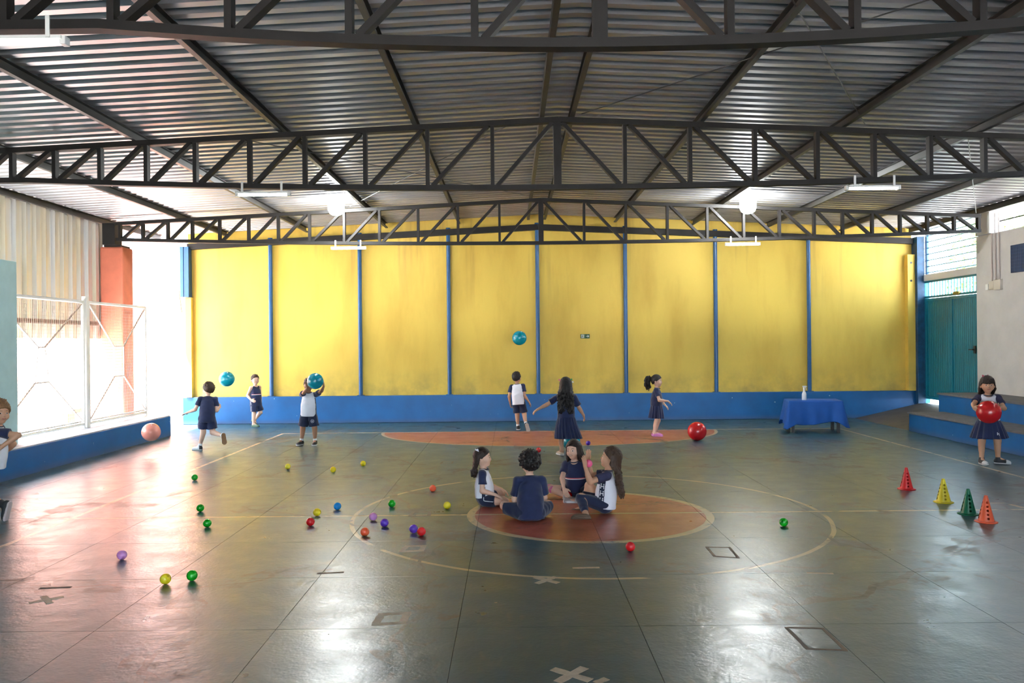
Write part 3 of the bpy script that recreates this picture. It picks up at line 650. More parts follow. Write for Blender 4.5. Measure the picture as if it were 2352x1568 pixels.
# ------------------------------------------------------------------ children, grown as one smooth surface from a signed distance field
V3 = lambda *a: np.array(a[0] if len(a) == 1 else a, dtype=np.float64)
def unit(v): v = V3(v); return v / (np.linalg.norm(v) + 1e-12)
def ortho(up, fwd):
    u = unit(up); f = V3(fwd); f = unit(f - u * np.dot(u, f)); return u, f, np.cross(u, f)
class Field:
    def __init__(s, lo, hi, h):
        s.h = h; s.lo = V3(lo); n = np.ceil((V3(hi) - s.lo) / h).astype(int) + 1
        s.F = np.full(n, 1.0, np.float32); s.n = n
        s.ax = [np.float32(s.lo[i]) + np.arange(n[i], dtype=np.float32) * np.float32(h) for i in range(3)]
    def block(s, lo, hi):
        a = np.clip(np.floor((V3(lo) - s.lo) / s.h).astype(int), 0, s.n); b = np.clip(np.ceil((V3(hi) - s.lo) / s.h).astype(int) + 1, 0, s.n)
        if np.any(b <= a): return None, None
        sl = tuple(slice(a[i], b[i]) for i in range(3))
        return sl, np.meshgrid(*[s.ax[i][sl[i]] for i in range(3)], indexing='ij', sparse=True)
    def put(s, sl, d, k):
        f = s.F[sl]
        if k <= 0: np.minimum(f, d, out=f)
        else:
            hh = np.maximum(k - np.abs(f - d), 0) / k; s.F[sl] = np.minimum(f, d) - hh * hh * k * .25
    def cone(s, a, b, ra, rb, k=.02):
        a, b = V3(a), V3(b); m = max(ra, rb) + k + 2 * s.h
        sl, g = s.block(np.minimum(a, b) - m, np.maximum(a, b) + m)
        if sl is None: return s
        d = b - a; L = float(np.dot(d, d)) + 1e-9
        q = [g[i] - a[i] for i in range(3)]
        t_ = np.clip((q[0] * d[0] + q[1] * d[1] + q[2] * d[2]) / L, 0, 1)
        dd = np.sqrt(sum((q[i] - d[i] * t_) ** 2 for i in range(3))) - (ra + (rb - ra) * t_)
        s.put(sl, dd.astype(np.float32), k); return s
    def ell(s, c_, r, fr, k=.02, sub=False):
        c_ = V3(c_); R = max(r) + k + 2 * s.h; sl, g = s.block(c_ - R, c_ + R)
        if sl is None: return s
        q = [g[i] - c_[i] for i in range(3)]
        loc = [sum(q[i] * ax[i] for i in range(3)) for ax in fr]
        k0 = np.sqrt(sum((loc[i] / r[i]) ** 2 for i in range(3))) + 1e-9; k1 = np.sqrt(sum((loc[i] / r[i] ** 2) ** 2 for i in range(3))) + 1e-9
        d = (k0 * (k0 - 1) / k1).astype(np.float32)
        if sub:
            f = s.F[sl]; d = -d; hh = np.maximum(k - np.abs(f - d), 0) / k; s.F[sl] = np.maximum(f, d) + hh * hh * k * .25
        else: s.put(sl, d, k)
        return s
    def cut(s, p, n):   # keep the side opposite to n
        g = np.meshgrid(*s.ax, indexing='ij', sparse=True); p, n = V3(p), unit(n)
        d = sum((g[i] - p[i]) * n[i] for i in range(3)).astype(np.float32); np.maximum(s.F, d, out=s.F); return s
    def ripple(s, amp, freq, seed=0):
        g = np.meshgrid(*s.ax, indexing='ij', sparse=True); r = np.random.default_rng(seed)
        for _ in range(3):
            w = r.normal(size=3); w = w / np.linalg.norm(w) * freq * r.uniform(.7, 1.4)
            s.F += (amp * np.sin(g[0] * w[0] + g[1] * w[1] + g[2] * w[2] + r.uniform(0, 6))).astype(np.float32)
        return s
    def nets(s):
        F = s.F; F[0] = F[-1] = 1; F[:, 0] = F[:, -1] = 1; F[:, :, 0] = F[:, :, -1] = 1
        S = F < 0
        c8 = [(i, j, k) for i in (0, 1) for j in (0, 1) for k in (0, 1)]
        sub = lambda A, o: A[o[0]:A.shape[0] - 1 + o[0], o[1]:A.shape[1] - 1 + o[1], o[2]:A.shape[2] - 1 + o[2]]
        any_ = np.zeros(tuple(d - 1 for d in F.shape), bool); all_ = ~any_
        for o in c8: q = sub(S, o); any_ |= q; all_ &= q
        act = np.argwhere(any_ & ~all_)
        if len(act) == 0: return np.zeros((0, 3)), np.zeros((0, 4), int)
        idx = np.full(any_.shape, -1, np.int32); idx[tuple(act.T)] = np.arange(len(act))
        val = np.stack([F[act[:, 0] + o[0], act[:, 1] + o[1], act[:, 2] + o[2]] for o in c8], 1)
        acc = np.zeros((len(act), 3)); cnt = np.zeros(len(act))
        for a in range(8):
            for b in range(a + 1, 8):
                if sum(abs(c8[a][i] - c8[b][i]) for i in range(3)) != 1: continue
                fa, fb = val[:, a], val[:, b]; m = (fa < 0) != (fb < 0)
                t_ = np.where(m, fa / np.where(m, fa - fb, 1), 0)
                acc += np.where(m[:, None], V3(c8[a]) + t_[:, None] * (V3(c8[b]) - V3(c8[a])), 0); cnt += m
        verts = s.lo + (act + acc / cnt[:, None]) * s.h
        faces = []
        for ax in range(3):
            o = [0, 0, 0]; o[ax] = 1
            A = S[tuple(slice(0, S.shape[i] - o[i]) for i in range(3))]; B = S[tuple(slice(o[i], None) for i in range(3))]
            e = np.argwhere(A != B); u, w = (ax + 1) % 3, (ax + 2) % 3
            e = e[(e[:, u] > 0) & (e[:, w] > 0)]
            inside = A[tuple(e.T)]
            def cell(du, dw): q = e.copy(); q[:, u] -= du; q[:, w] -= dw; return idx[tuple(q.T)]
            f = np.stack([cell(1, 1), cell(0, 1), cell(0, 0), cell(1, 0)], 1)
            f[~inside] = f[~inside][:, ::-1]; faces.append(f)
        return verts, np.concatenate(faces)
    def obj(s, name, mats, parent, pick=None):
        v, f = s.nets(); me = bpy.data.meshes.new(name)
        me.vertices.add(len(v)); me.vertices.foreach_set('co', v.astype(np.float32).ravel())
        me.loops.add(len(f) * 4); me.loops.foreach_set('vertex_index', f.astype(np.int32).ravel())
        me.polygons.add(len(f)); me.polygons.foreach_set('loop_start', np.arange(len(f), dtype=np.int32) * 4); me.polygons.foreach_set('loop_total', np.full(len(f), 4, np.int32))
        me.update(calc_edges=True)
        for mt in (mats if isinstance(mats, (list, tuple)) else [mats]): me.materials.append(mt)
        if pick is not None and len(f): me.polygons.foreach_set('material_index', pick(v[f].mean(1)).astype(np.int32))
        me.polygons.foreach_set('use_smooth', np.ones(len(f), bool))
        o = bpy.data.objects.new(name, me); link(o, parent); o['_v'] = 0; del o['_v']
        s.v, s.f = v, f; return o
def rot(v, ax, a):
    v, ax = V3(v), unit(ax); return v * math.cos(a) + np.cross(ax, v) * math.sin(a) + ax * np.dot(ax, v) * (1 - math.cos(a))
def decal(bvh, name, mt, parent, O, ax, ay, dn, polys, off=.0015):
    """flat print: polygons given in a plane, pressed onto the surface behind it"""
    m = MB(); O, ax, ay, dn = V3(O), V3(ax), V3(ay), V3(dn)
    for poly in polys:
        vs = []
        for (a, b) in poly:
            q = O + ax * a + ay * b; h = bvh.ray_cast(Vector(q - dn * .12), Vector(dn), .35)
            vs.append(tuple((V3(h[0]) if h[0] is not None else q) - dn * off))
        m.add(vs, [tuple(range(len(vs)))])
    return m.build(name, mt, parent)
def stroke(x0, y0, x1, y1, w, n=4):
    d = np.array([x1 - x0, y1 - y0]); L = np.linalg.norm(d); d = d / L; p_ = np.array([-d[1], d[0]]) * w / 2; out = []
    for i in range(n):
        a = np.array([x0, y0]) + d * L * i / n; b = np.array([x0, y0]) + d * L * (i + 1) / n
        out.append([a - p_, b - p_, b + p_, a + p_])
    return out
def disc(cx, cy, rx, ry, n=16): return [[(cx + rx * math.cos(2 * math.pi * k / n), cy + ry * math.sin(2 * math.pi * k / n)) for k in range(n)]]
NAVY = mat('navy_cloth', (.011, .019, .072), .85, var=.25, vscale=12, bump=.2, bscale=220, sheen=.25)
NAVY2 = mat('dark_navy_cloth', (.008, .015, .048), .85, var=.2, vscale=12, bump=.2, bscale=220, sheen=.2)
SLEEVEG = mat('faded_navy_sleeve', (.035, .035, .085), .85, var=.2, vscale=14, bump=.2, bscale=220)
WCLOTH = mat('white_cloth', (.83, .82, .87), .85, var=.06, vscale=10, bump=.2, bscale=200)
PRINTW = mat('white_print', (.78, .78, .80), .7); PRINTR = mat('red_print', (.55, .03, .03), .7)
EYEW = mat('eye_white', (.75, .73, .70), .3); IRIS = mat('eye_dark', (.025, .014, .008), .2); LIP = mat('lip_pink', (.42, .12, .09), .5); MOUTH = mat('open_mouth', (.20, .03, .03), .5); TEETH = mat('teeth', (.8, .78, .72), .3)
SKINS = {k: mat('skin_' + k, c_, .52, var=.08, vscale=14, sss=.0) for k, c_ in dict(light=(.78, .48, .34), tan=(.60, .32, .19), brown=(.38, .18, .095), olive=(.50, .26, .15)).items()}
HAIRS = {k: mat('hair_' + k, c_, .5, spec=.3, col2=tuple(q * 1.6 for q in c_), vscale=60, bump=.7, bscale=130, bdist=.006, stretch=(1, 1, .22)) for k, c_ in dict(black=(.010, .007, .006), dark=(.020, .011, .008), brown=(.045, .024, .014), light=(.17, .085, .035)).items()}
SOLE = mat('pale_sole', (.62, .60, .56), .6); BLK = mat('black_shoe', (.016, .016, .018), .6); WSH = mat('white_shoe', (.72, .70, .68), .55); TANS = mat('tan_sole', (.30, .16, .075), .7); GRNS = mat('green_clog', (.09, .14, .085), .6); PNKS = mat('pink_shoe', (.62, .20, .48), .5); SOCK = mat('white_sock', (.72, .71, .70), .9)
BEIGES = mat('beige_shoe', (.50, .40, .30), .7); BRNS = mat('brown_sole', (.13, .085, .055), .7); LACE = mat('laces', (.75, .74, .72), .7)

def child(label, root, H, fwd, arms, legs, P=(0, 0, None), up=(0, 0, 1), hfwd=None, hup=None, skin='light', hair=('short', 'dark'), top=None, bottom=None, shoes=None, face=None, seated=False, vox=.0058, ground_fix=True, band=None):
    s = H / 1.10
    g = empty('person', tuple(root)); tag(g, label, 'person', None)
    u, f, l = ortho(up, fwd); hf0 = hfwd if hfwd is not None else fwd
    hu, hf, hl = ortho(hup if hup is not None else up, hf0)
    Pz = P[2] if P[2] is not None else .55 * s
    Pv = V3(P[0], P[1], Pz)
    J = {}
    def solve(Pv):
        J['P'] = Pv; J['N'] = Pv + u * .315 * s
        J['Hc'] = J['N'] + (u * .4 + hu * .6) * .024 * s + hu * .10 * s
        for sd, sg in (('L', 1), ('R', -1)):
            ua, fa, hd, pn, curl = arms[sd]
            S0 = Pv + u * .274 * s + l * sg * .112 * s; J['S' + sd] = S0
            if isinstance(ua, str):      # reach for a point: fa = (target in the place, side the elbow points to)
                T = V3(fa[0]) - V3(root); d = T - S0; L1, L2 = .185 * s, .150 * s; D = min(np.linalg.norm(d), L1 + L2 - .004); d = unit(d)
                a = (L1 * L1 - L2 * L2 + D * D) / (2 * D); hh = math.sqrt(max(L1 * L1 - a * a, 0)); n = V3(fa[1]); n = unit(n - d * np.dot(n, d))
                J['E' + sd] = S0 + d * a + n * hh; J['W' + sd] = S0 + d * D
            else: J['E' + sd] = S0 + unit(ua) * .185 * s; J['W' + sd] = J['E' + sd] + unit(fa) * .150 * s
            th, sh, toe, fu = legs[sd]
            J['H' + sd] = Pv - u * .02 * s + l * sg * .056 * s; J['K' + sd] = J['H' + sd] + unit(th) * .240 * s; J['A' + sd] = J['K' + sd] + unit(sh) * .225 * s
    solve(Pv)
    if ground_fix and not seated:
        lo_ = 9
        for sd in 'LR':
            th, sh, toe, fu = legs[sd]; fu_, td_, _ = ortho(fu, toe)
            for q in (-.03, .13): lo_ = min(lo_, (J['A' + sd] - fu_ * .062 * s + td_ * q * s)[2])
        Pv = Pv - V3(0, 0, lo_); solve(Pv)
    pts = np.array(list(J.values())); lo, hi = pts.min(0) - .20 * s, pts.max(0) + .20 * s
    fr, hr = (l, f, u), (hl, hf, hu)
    P_, N, Hc = J['P'], J['N'], J['Hc']
    B = Field(lo, hi, vox)
    B.ell(P_ + u * .190 * s, (.102 * s, .072 * s, .105 * s), fr, .03).ell(P_ + u * .09 * s, (.094 * s, .076 * s, .11 * s), fr, .04).ell(P_, (.094 * s, .080 * s, .078 * s), fr, .03)
    B.cone(N - u * .03 * s, Hc - hu * .05 * s, .031 * s, .029 * s, .022)
    for sd, sg in (('L', 1), ('R', -1)):
        S_, E_, W_ = J['S' + sd], J['E' + sd], J['W' + sd]
        B.cone(N - u * .025 * s, S_, .03 * s, .030 * s, .03).cone(S_, E_, .033 * s, .026 * s, .02).cone(E_, W_, .027 * s, .0175 * s, .012).cone(E_ + (W_ - E_) * .1, E_ + (W_ - E_) * .45, .027 * s, .024 * s, .012)
        h_, k_, a_ = J['H' + sd], J['K' + sd], J['A' + sd]
        th, sh, toe, fu = legs[sd]
        B.cone(h_, k_, .058 * s, .042 * s, .03).cone(k_, a_, .041 * s, .025 * s, .016)
        back_ = unit(np.cross(np.cross(unit(sh), unit(th) - unit(sh) * .98 + f * .02), unit(sh))) if False else -unit(f - unit(sh) * np.dot(f, unit(sh)))
        B.cone(k_ + (a_ - k_) * .18 + back_ * .012 * s, k_ + (a_ - k_) * .5 + back_ * .012 * s, .036 * s, .030 * s, .02)
        fu_, td_, _ = ortho(fu, toe)
        B.cone(a_, a_ - fu_ * .03 * s + td_ * .09 * s, .024 * s, .018 * s, .015).cone(a_, a_ - fu_ * .03 * s - td_ * .015 * s, .024 * s, .022 * s, .015)
        # hand with palm, four fingers, thumb
        _, _, hd, pn, curl = arms[sd]
        hd, pn_, _x = ortho(hd, pn); td = np.cross(hd, pn_) * (1 if sd == 'R' else -1)
        spread = curl < 0; curl = abs(curl)
        for i, (L, w_) in enumerate(((.044, .021), (.050, .0075), (.046, -.006), (.036, -.019))):
            kn = W_ + (hd * .054 + td * w_) * s
            B.cone(W_ + (hd * .006 + td * w_ * .5) * s, kn, .0120 * s, .0105 * s, .008)
            d = unit(hd + td * w_ * (14 if spread else 4)); q = kn; rr = .0082
            for j, seg in enumerate((.45, .32, .23)):
                d = rot(d, np.cross(d, pn_), curl * (.6 if j == 0 else 1)); e = q + d * L * seg * 1.12 * s
                B.cone(q, e, rr * s, (rr - .0009) * s, .003); q = e; rr -= .0009
        t0 = W_ + (hd * .014 + td * .016) * s; d = unit(hd * .62 + td * .75 + pn_ * .25)
        t1 = t0 + d * .030 * s; d = unit(hd * .85 + td * .35 + pn_ * (.25 + curl * .3)); t2 = t1 + d * .026 * s
        B.cone(t0, t1, .0120 * s, .0092 * s, .006).cone(t1, t2, .0092 * s, .0075 * s, .003)
    # head
    X = lambda a, b, c_: Hc + (hl * a + hf * b + hu * c_) * s
    B.ell(X(0, -.008, .012), (.074 * s, .088 * s, .088 * s), hr, .015).ell(X(0, .020, -.040), (.054 * s, .058 * s, .060 * s), hr, .025)
    B.ell(X(0, .052, -.080), (.022 * s, .020 * s, .018 * s), hr, .025)
    for sg in (-1, 1):
        B.ell(X(sg * .036, .050, -.036), (.025 * s, .026 * s, .026 * s), hr, .02)
        B.ell(X(sg * .030, .092, -.002), (.016 * s, .014 * s, .011 * s), hr, .010, sub=True)
        B.ell(X(sg * .076, -.010, -.018), (.009 * s, .017 * s, .026 * s), hr, .006)
    B.cone(X(0, .078, -.006), X(0, .086, -.027), .0060 * s, .0105 * s, .014)
    B.cone(X(-.013, .080, -.051), X(.013, .080, -.051), .0070 * s, .0070 * s, .008)
    body = B.obj('body', SKINS[skin], g)
    bvh = BVHTree.FromPolygons([tuple(q) for q in B.v], [tuple(int(i) for i in q) for q in B.f])
    # face: eyes, brows, mouth pressed onto the skin
    fo = X(0, .09, 0)
    if face != 'none':
        for sg in (-1, 1):
            e = decal(bvh, 'eye', EYEW, g, fo, hl * s, hu * s, -hf, disc(sg * .029, -.004, .0115, .0055), .0016)
            decal(bvh, 'iris', IRIS, e, fo, hl * s, hu * s, -hf, disc(sg * .029, -.004, .0064, .0056), .0028)
            decal(bvh, 'eyebrow', HAIRS[hair[1]], g, fo, hl * s, hu * s, -hf, stroke(sg * .015, .0165, sg * .030, .0195, .0045, 3) + stroke(sg * .030, .0195, sg * .043, .0155, .0038, 3), .002)
        if face == 'smile_open':
            mo = decal(bvh, 'mouth', MOUTH, g, fo, hl * s, hu * s, -hf, disc(0, -.054, .021, .0095), .0018)
            decal(bvh, 'teeth', TEETH, mo, fo, hl * s, hu * s, -hf, stroke(-.013, -.0485, .013, -.0485, .0035, 4), .003)
        else:
            decal(bvh, 'mouth', LIP, g, fo, hl * s, hu * s, -hf, stroke(-.019, -.050, 0, -.0535, .0075, 3) + stroke(0, -.0535, .019, -.050, .0075, 3), .0018)
    # hair
    style, hc = hair[0], HAIRS[hair[1]]
    opt = hair[2] if len(hair) > 2 else {}
    r0 = .15 * s; ln = opt.get('len', 0) * s
    bd = unit(V3(-f[0], -f[1], 0) + V3(0, 0, 0))
    A_ = Field(np.minimum(Hc - .19 * s, Hc + bd * .12 * s - V3(.19, .19, ln + .16) * 1.0), Hc + .19 * s + np.maximum(bd, 0) * .12, max(vox, .0058))
    th_ = opt.get('thick', .014)
    A_.ell(X(0, -.010, .014), ((.074 + th_) * s, (.088 + th_) * s, (.089 + th_ * 1.1) * s), hr, .0)
    q_ = np.meshgrid(*A_.ax, indexing='ij', sparse=True); q_ = [q_[i] - Hc[i] for i in range(3)]
    df, du, dl = (sum(q_[i] * ax[i] for i in range(3)) for ax in (hf, hu, hl))
    A_.F = np.maximum(A_.F, (df * .8 - du - opt.get('line', .020) * s) * .78).astype(np.float32)
    np.maximum(A_.F, (-(du + opt.get('nape', .085) * s)).astype(np.float32), out=A_.F)
    R = np.random.default_rng(int(abs(root[0]) * 100) + 5)
    if style == 'curly':
        for _ in range(520):
            v = R.normal(size=3); v = unit(v)
            if v[0] * 0 + np.dot(v, hf) * .8 - np.dot(v, hu) > .22 or np.dot(v, hu) < -.72: continue
            c_ = X(0, -.012, .016) + (hl * np.dot(v, hl) * .098 + hf * np.dot(v, hf) * .108 + hu * np.dot(v, hu) * .106) * s * R.uniform(.90, 1.08)
            A_.ell(c_, (R.uniform(.007, .0125) * s,) * 3, hr, .005)
    elif style in ('short', 'tuft'):
        for _ in range(90):
            v = unit(R.normal(size=3) + hu * .8)
            if np.dot(v, hf) * .8 - np.dot(v, hu) > .1: continue
            c_ = X(0, -.010, .014) + (hl * np.dot(v, hl) * .082 + hf * np.dot(v, hf) * .095 + hu * np.dot(v, hu) * .097) * s
            kk = 1.0 if style == 'tuft' else .45
            e = c_ + (unit(v) * .006 * kk + hf * .012 + hu * .004 * kk + R.normal(size=3) * .006 * kk) * s
            A_.cone(c_ - unit(v) * .004 * s, e, .011 * s, .005 * s, .006)
    if style in ('long', 'pony', 'half'):
        n = opt.get('n', 34); wave = opt.get('wave', .008) * s; sway = V3(opt.get('sway', (0, 0, 0))) * s
        for i in range(n):
            if style == 'pony':
                a = R.uniform(0, 6.28); st = X(0, -.10, .035); rad = R.uniform(.012, .055) * s
                offv = (hl * math.cos(a) + hu * math.sin(a) * .6) * rad - hf * R.uniform(-.01, .05) * s
                path = [st, st - hf * .035 * s + offv + hu * .012 * s, st - hf * .050 * s + offv * 1.25 - V3(0, 0, ln * .35), st - hf * .045 * s + offv * 1.3 - V3(0, 0, ln * .7), st - hf * .03 * s + offv * 1.0 - V3(0, 0, ln * R.uniform(.85, 1.1))]
            else:
                w = -1 + 2 * (i + .5) / n; ang = w * opt.get('arc', 1.75)
                dv = -hf * math.cos(ang) + hl * math.sin(ang)
                st = X(0, -.012, .03) + dv * .075 * s; L = ln * R.uniform(.82, 1.05)
                side = l * math.sin(ang) * opt.get('wid', .075) * s
                b1 = X(0, -.012, -.055) + dv * R.uniform(.076, .092) * s
                bk = .076 + R.uniform(0, .045); frontness = max(0, -math.cos(ang))
                base = N - f * bk * s * (1 - 1.9 * frontness) + side
                path = [st, b1, base - u * .02 * s]
                for q in range(1, 7): path.append(base - (u * .75 + V3(0, 0, .25)) * (L * q / 6) + sway * (q / 6) ** 1.5 + R.normal(size=3) * .003)
            ph_ = R.uniform(0, 6.28); fine = []
            for a, b in zip(path[:-1], path[1:]):
                for q in (0, .5): fine.append(a + (b - a) * q)
            fine.append(path[-1])
            for q in range(3, len(fine)): fine[q] = fine[q] + l * wave * math.sin(q * opt.get('wf', 1.5) + ph_) + f * wave * .6 * math.cos(q * 1.7 + ph_)
            for q in range(len(fine) - 1):
                ta, tb_ = q / (len(fine) - 1), (q + 1) / (len(fine) - 1)
                A_.cone(fine[q], fine[q + 1], (.0135 - .007 * ta) * s, (.0135 - .007 * tb_) * s, .004)
    if opt.get('bangs'):
        for w in np.linspace(-.06, .06, 9):
            A_.cone(X(w * .8, .066, .072), X(w, .094 - abs(w) * .45, .022 + R.uniform(-.006, .006)), .013 * s, .008 * s, .006)
    A_.ripple(.0011, 260, 3)
    hobj = A_.obj('hair', hc, g)
    for (kind, a, b, c_, mt) in opt.get('clips', ()):
        m = MB()
        if kind == 'bow':
            s2 = s * 1.6
            for sg in (-1, 1):
                o_ = X(a, b, c_); m.add([tuple(o_), tuple(o_ + (hl * sg * .022 - hf * sg * .012 + hu * .014) * s2), tuple(o_ + (hl * sg * .026 - hf * sg * .016 - hu * .006) * s2), tuple(o_ - hf * .006 * s2), tuple(o_ + (hl * sg * .022 - hf * .012 + hu * .008) * s2)], [(0, 1, 2), (0, 2, 3), (0, 3, 4), (1, 4, 2)])
            m.build('hair_bow', mt, hobj)
        else:
            m.tube([tuple(X(a, b, c_) + (hf * math.cos(k / 12 * 6.283) + hu * math.sin(k / 12 * 6.283)) * .017 * s + hl * 0) for k in range(13)], .006 * s, 6, cap=False); m.build('hair_tie', mt, hobj)
    # shirt
    if top:
        base_m, sl_m, hem = top['mat'], top.get('sleeve'), top.get('hem', -.055)
        T = Field(lo, hi, .007)
        T.ell(P_ + u * .190 * s, (.114 * s, .086 * s, .108 * s), fr, .03).ell(P_ + u * .09 * s, (.110 * s, .092 * s, .125 * s), fr, .05).cone(P_ + u * .10 * s - l * .022 * s, P_ - u * .16 * s - l * .024 * s, .094 * s, .108 * s, .03).cone(P_ + u * .10 * s + l * .022 * s, P_ - u * .16 * s + l * .024 * s, .094 * s, .108 * s, .03)
        for sg, sd in ((1, 'L'), (-1, 'R')):
            T.cone(N - u * .035 * s, J['S' + sd] - l * sg * .012 * s, .042 * s, .038 * s if sl_m else .030 * s, .03)
        T.ripple(.0018, 34, 11).ripple(.0007, 90, 5)
        T.cut(P_ + u * hem * s, -(u + V3(top.get('hemtilt', (0, 0, 0)))))
        T.ell(N + u * .016 * s + f * top.get('neckf', .018) * s, (.050 * s, .052 * s, top.get('neckd', .045) * s), fr, .006, sub=True)
        if not sl_m:
            for sd, sg in (('L', 1), ('R', -1)): T.ell(J['S' + sd] + l * sg * .022 * s, (.034 * s, .07 * s, .07 * s), fr, .006, sub=True)
        pk_ = None
        if top.get('panel'):
            def pk_(c_, w=top.get('pw', .030) * s): q = c_ - P_; return ((np.abs(q @ f - top.get('pf', 0.0) * s) < w) & (np.abs(q @ l) > .055 * s) & (q @ u < .225 * s)).astype(int)
        sh_ = T.obj('shirt', [base_m, NAVY2], g, pk_)
        sb_ = BVHTree.FromPolygons([tuple(q) for q in T.v], [tuple(int(i) for i in q) for q in T.f])
        if top.get('collar'):
            m = MB(); ring = []
            for k in range(25):
                a = 2 * math.pi * k / 24; q = N + u * .004 * s + f * .012 * s + (l * math.cos(a) * .051 + f * math.sin(a) * .050) * s + u * (-.012 * max(0, math.sin(a)) - .004) * s; ring.append(tuple(q))
            m.tube(ring, .006 * s, 6, cap=False).build('collar', top['collar'], sh_, smooth=True)
        if top.get('stripe'):
            for dz, mt_, w_ in ((.128, PRINTW, .010), (.137, PRINTR, .007)):
                po = []
                for k in range(18):
                    a0, a1 = math.radians(-80 + 160 * k / 18), math.radians(-80 + 160 * (k + 1) / 18)
                    po.append((a0, a1))
                m = MB()
                for a0, a1 in po:
                    vs = []
                    for a, zz in ((a0, dz - w_ / 2), (a1, dz - w_ / 2), (a1, dz + w_ / 2), (a0, dz + w_ / 2)):
                        d = l * math.sin(a) + f * math.cos(a); h = sb_.ray_cast(Vector(P_ + u * zz * s + d * .3), Vector(-d), .4)
                        vs.append(tuple((V3(h[0]) if h[0] is not None else P_ + d * .12) + d * .0015))
                    m.add(vs, [(0, 1, 2, 3)])
                m.build('chest_stripe', mt_, sh_)
        if top.get('glyphs'):
            sg = top['glyphs']; dn = -l * sg
            for k, zz in enumerate((.168, .102, .036)):
                O = P_ + u * zz * s + l * sg * .16 * s + f * top.get('pf', 0.0) * s
                polys = stroke(-.016, -.022, -.013, .012, .009, 3) + stroke(.016, -.022, .013, .012, .009, 3) + stroke(-.012, .000, .012, .000, .008, 3) + disc(-.013, .021, .006, .006, 10) + disc(.013, .021, .006, .006, 10)
                decal(sb_, 'printed_figure', PRINTW, sh_, O, f * s, u * s, dn, polys, .0016)
        if sl_m:
            for sd, sg in (('L', 1), ('R', -1)):
                S_, E_ = J['S' + sd], J['E' + sd]; d = unit(E_ - S_); Ls = top.get('sl', .62) * .185 * s
                Q = Field(np.minimum(S_, E_) - .09 * s, np.maximum(S_, E_) + .09 * s, .0065)
                Q.cone(S_ - l * sg * .050 * s + u * .002 * s, S_, .037 * s, .0405 * s, .01).cone(S_, S_ + d * (Ls + .05 * s), .0405 * s, .050 * s, .015)
                Q.ripple(.0016, 70, 21); Q.cut(S_ + d * Ls, d); Q.obj('sleeve', sl_m, g)
    # shorts, leggings, skirt
    if bottom:
        kind = bottom['kind']; mt_ = bottom['mat']
        if kind in ('shorts', 'leggings'):
            Q = Field(lo, hi, .007); Lr = bottom.get('len', .78)
            Q.ell(P_ - u * .005 * s, (.108 * s, .094 * s, .088 * s), fr, .02)
            for sd in 'LR':
                h_, k_ = J['H' + sd], J['K' + sd]; d = unit(k_ - h_)
                W0, W1 = bottom.get('w', (.072, .074))
                if kind == 'shorts':
                    Q2 = Field(np.minimum(h_, k_) - .14 * s, np.maximum(h_, k_) + .14 * s, .007)
                    Q2.cone(h_, h_ + d * (Lr * .24 + .06) * s, W0 * s, W1 * s, .02).ripple(.0022, 55, 9).cut(h_ + d * Lr * .24 * s, d)
                    off = np.round((Q2.lo - Q.lo) / Q.h).astype(int)
                    # resample on the shared grid by rebuilding the cone with a cut
                    g3 = np.meshgrid(*Q.ax, indexing='ij', sparse=True); q3 = [g3[i] - h_[i] for i in range(3)]
                    t3 = sum(q3[i] * d[i] for i in range(3)); tc_ = np.clip(t3, 0, (Lr * .24 + .06) * s)
                    rad = np.sqrt(sum((q3[i] - d[i] * tc_) ** 2 for i in range(3))) - (W0 + (W1 - W0) * tc_ / (.24 * s)) * s - .0022 * np.sin(g3[2] * 60 + g3[0] * 40)
                    Q.put((slice(None),) * 3, np.maximum(rad, t3 - Lr * .24 * s).astype(np.float32), .015)
                else:
                    a_ = J['A' + sd]; e_ = k_ + (a_ - k_) * bottom.get('shin', .75)
                    Q.cone(h_, k_, .067 * s, .050 * s, .03).cone(k_, e_, .049 * s, .038 * s, .02)
            Q.ripple(.0012, 90, 4); Q.cut(P_ + u * .075 * s, u)
            so = Q.obj('shorts' if kind == 'shorts' else 'leggings', mt_, g)
            qb = BVHTree.FromPolygons([tuple(q) for q in Q.v], [tuple(int(i) for i in q) for q in Q.f])
            if bottom.get('logo'):
                h_, k_ = J['HL'], J['KL']; O = h_ + (k_ - h_) * .55 + f * .1 * s
                ring = []
                for k in range(20):
                    a0, a1 = 2 * math.pi * k / 20, 2 * math.pi * (k + 1) / 20
                    ring.append([(math.cos(a0) * .024, math.sin(a0) * .024), (math.cos(a1) * .024, math.sin(a1) * .024), (math.cos(a1) * .028, math.sin(a1) * .028), (math.cos(a0) * .028, math.sin(a0) * .028)])
                decal(qb, 'printed_badge', PRINTW, so, O, l * s, u * s, -f, ring + stroke(-.008, -.012, -.008, .010, .006, 2) + stroke(.008, -.012, .008, .010, .006, 2) + stroke(-.006, 0, .006, 0, .005, 2), .0016)
            if bottom.get('piping'):
                sg, sd = bottom['piping']; h_, k_ = J['H' + sd], J['K' + sd]; m = MB(); pth = []
                sidev = l * sg
                for q in np.linspace(-.05, Lr * .24 - .004, 9):
                    b_ = h_ + unit(k_ - h_) * max(q, 0) * s + u * max(-q, 0) * s; h = qb.ray_cast(Vector(b_ + sidev * .25), Vector(-sidev), .35)
                    if h[0] is not None: pth.append(V3(h[0]) + sidev * .001)
                if len(pth) > 2: m.tube([tuple(q) for q in pth], .0038, 6).build('side_piping', PRINTW, so)
        else:
            n = 120; rows = 14; m = MB(); vs = []; Lk = bottom.get('len', .27) * s; r1 = bottom.get('r', .175) * s; sw = V3(bottom.get('sway', (0, 0, 0))) * s; pl = bottom.get('pleats', 20)
            wz = bottom.get('waist', .05)
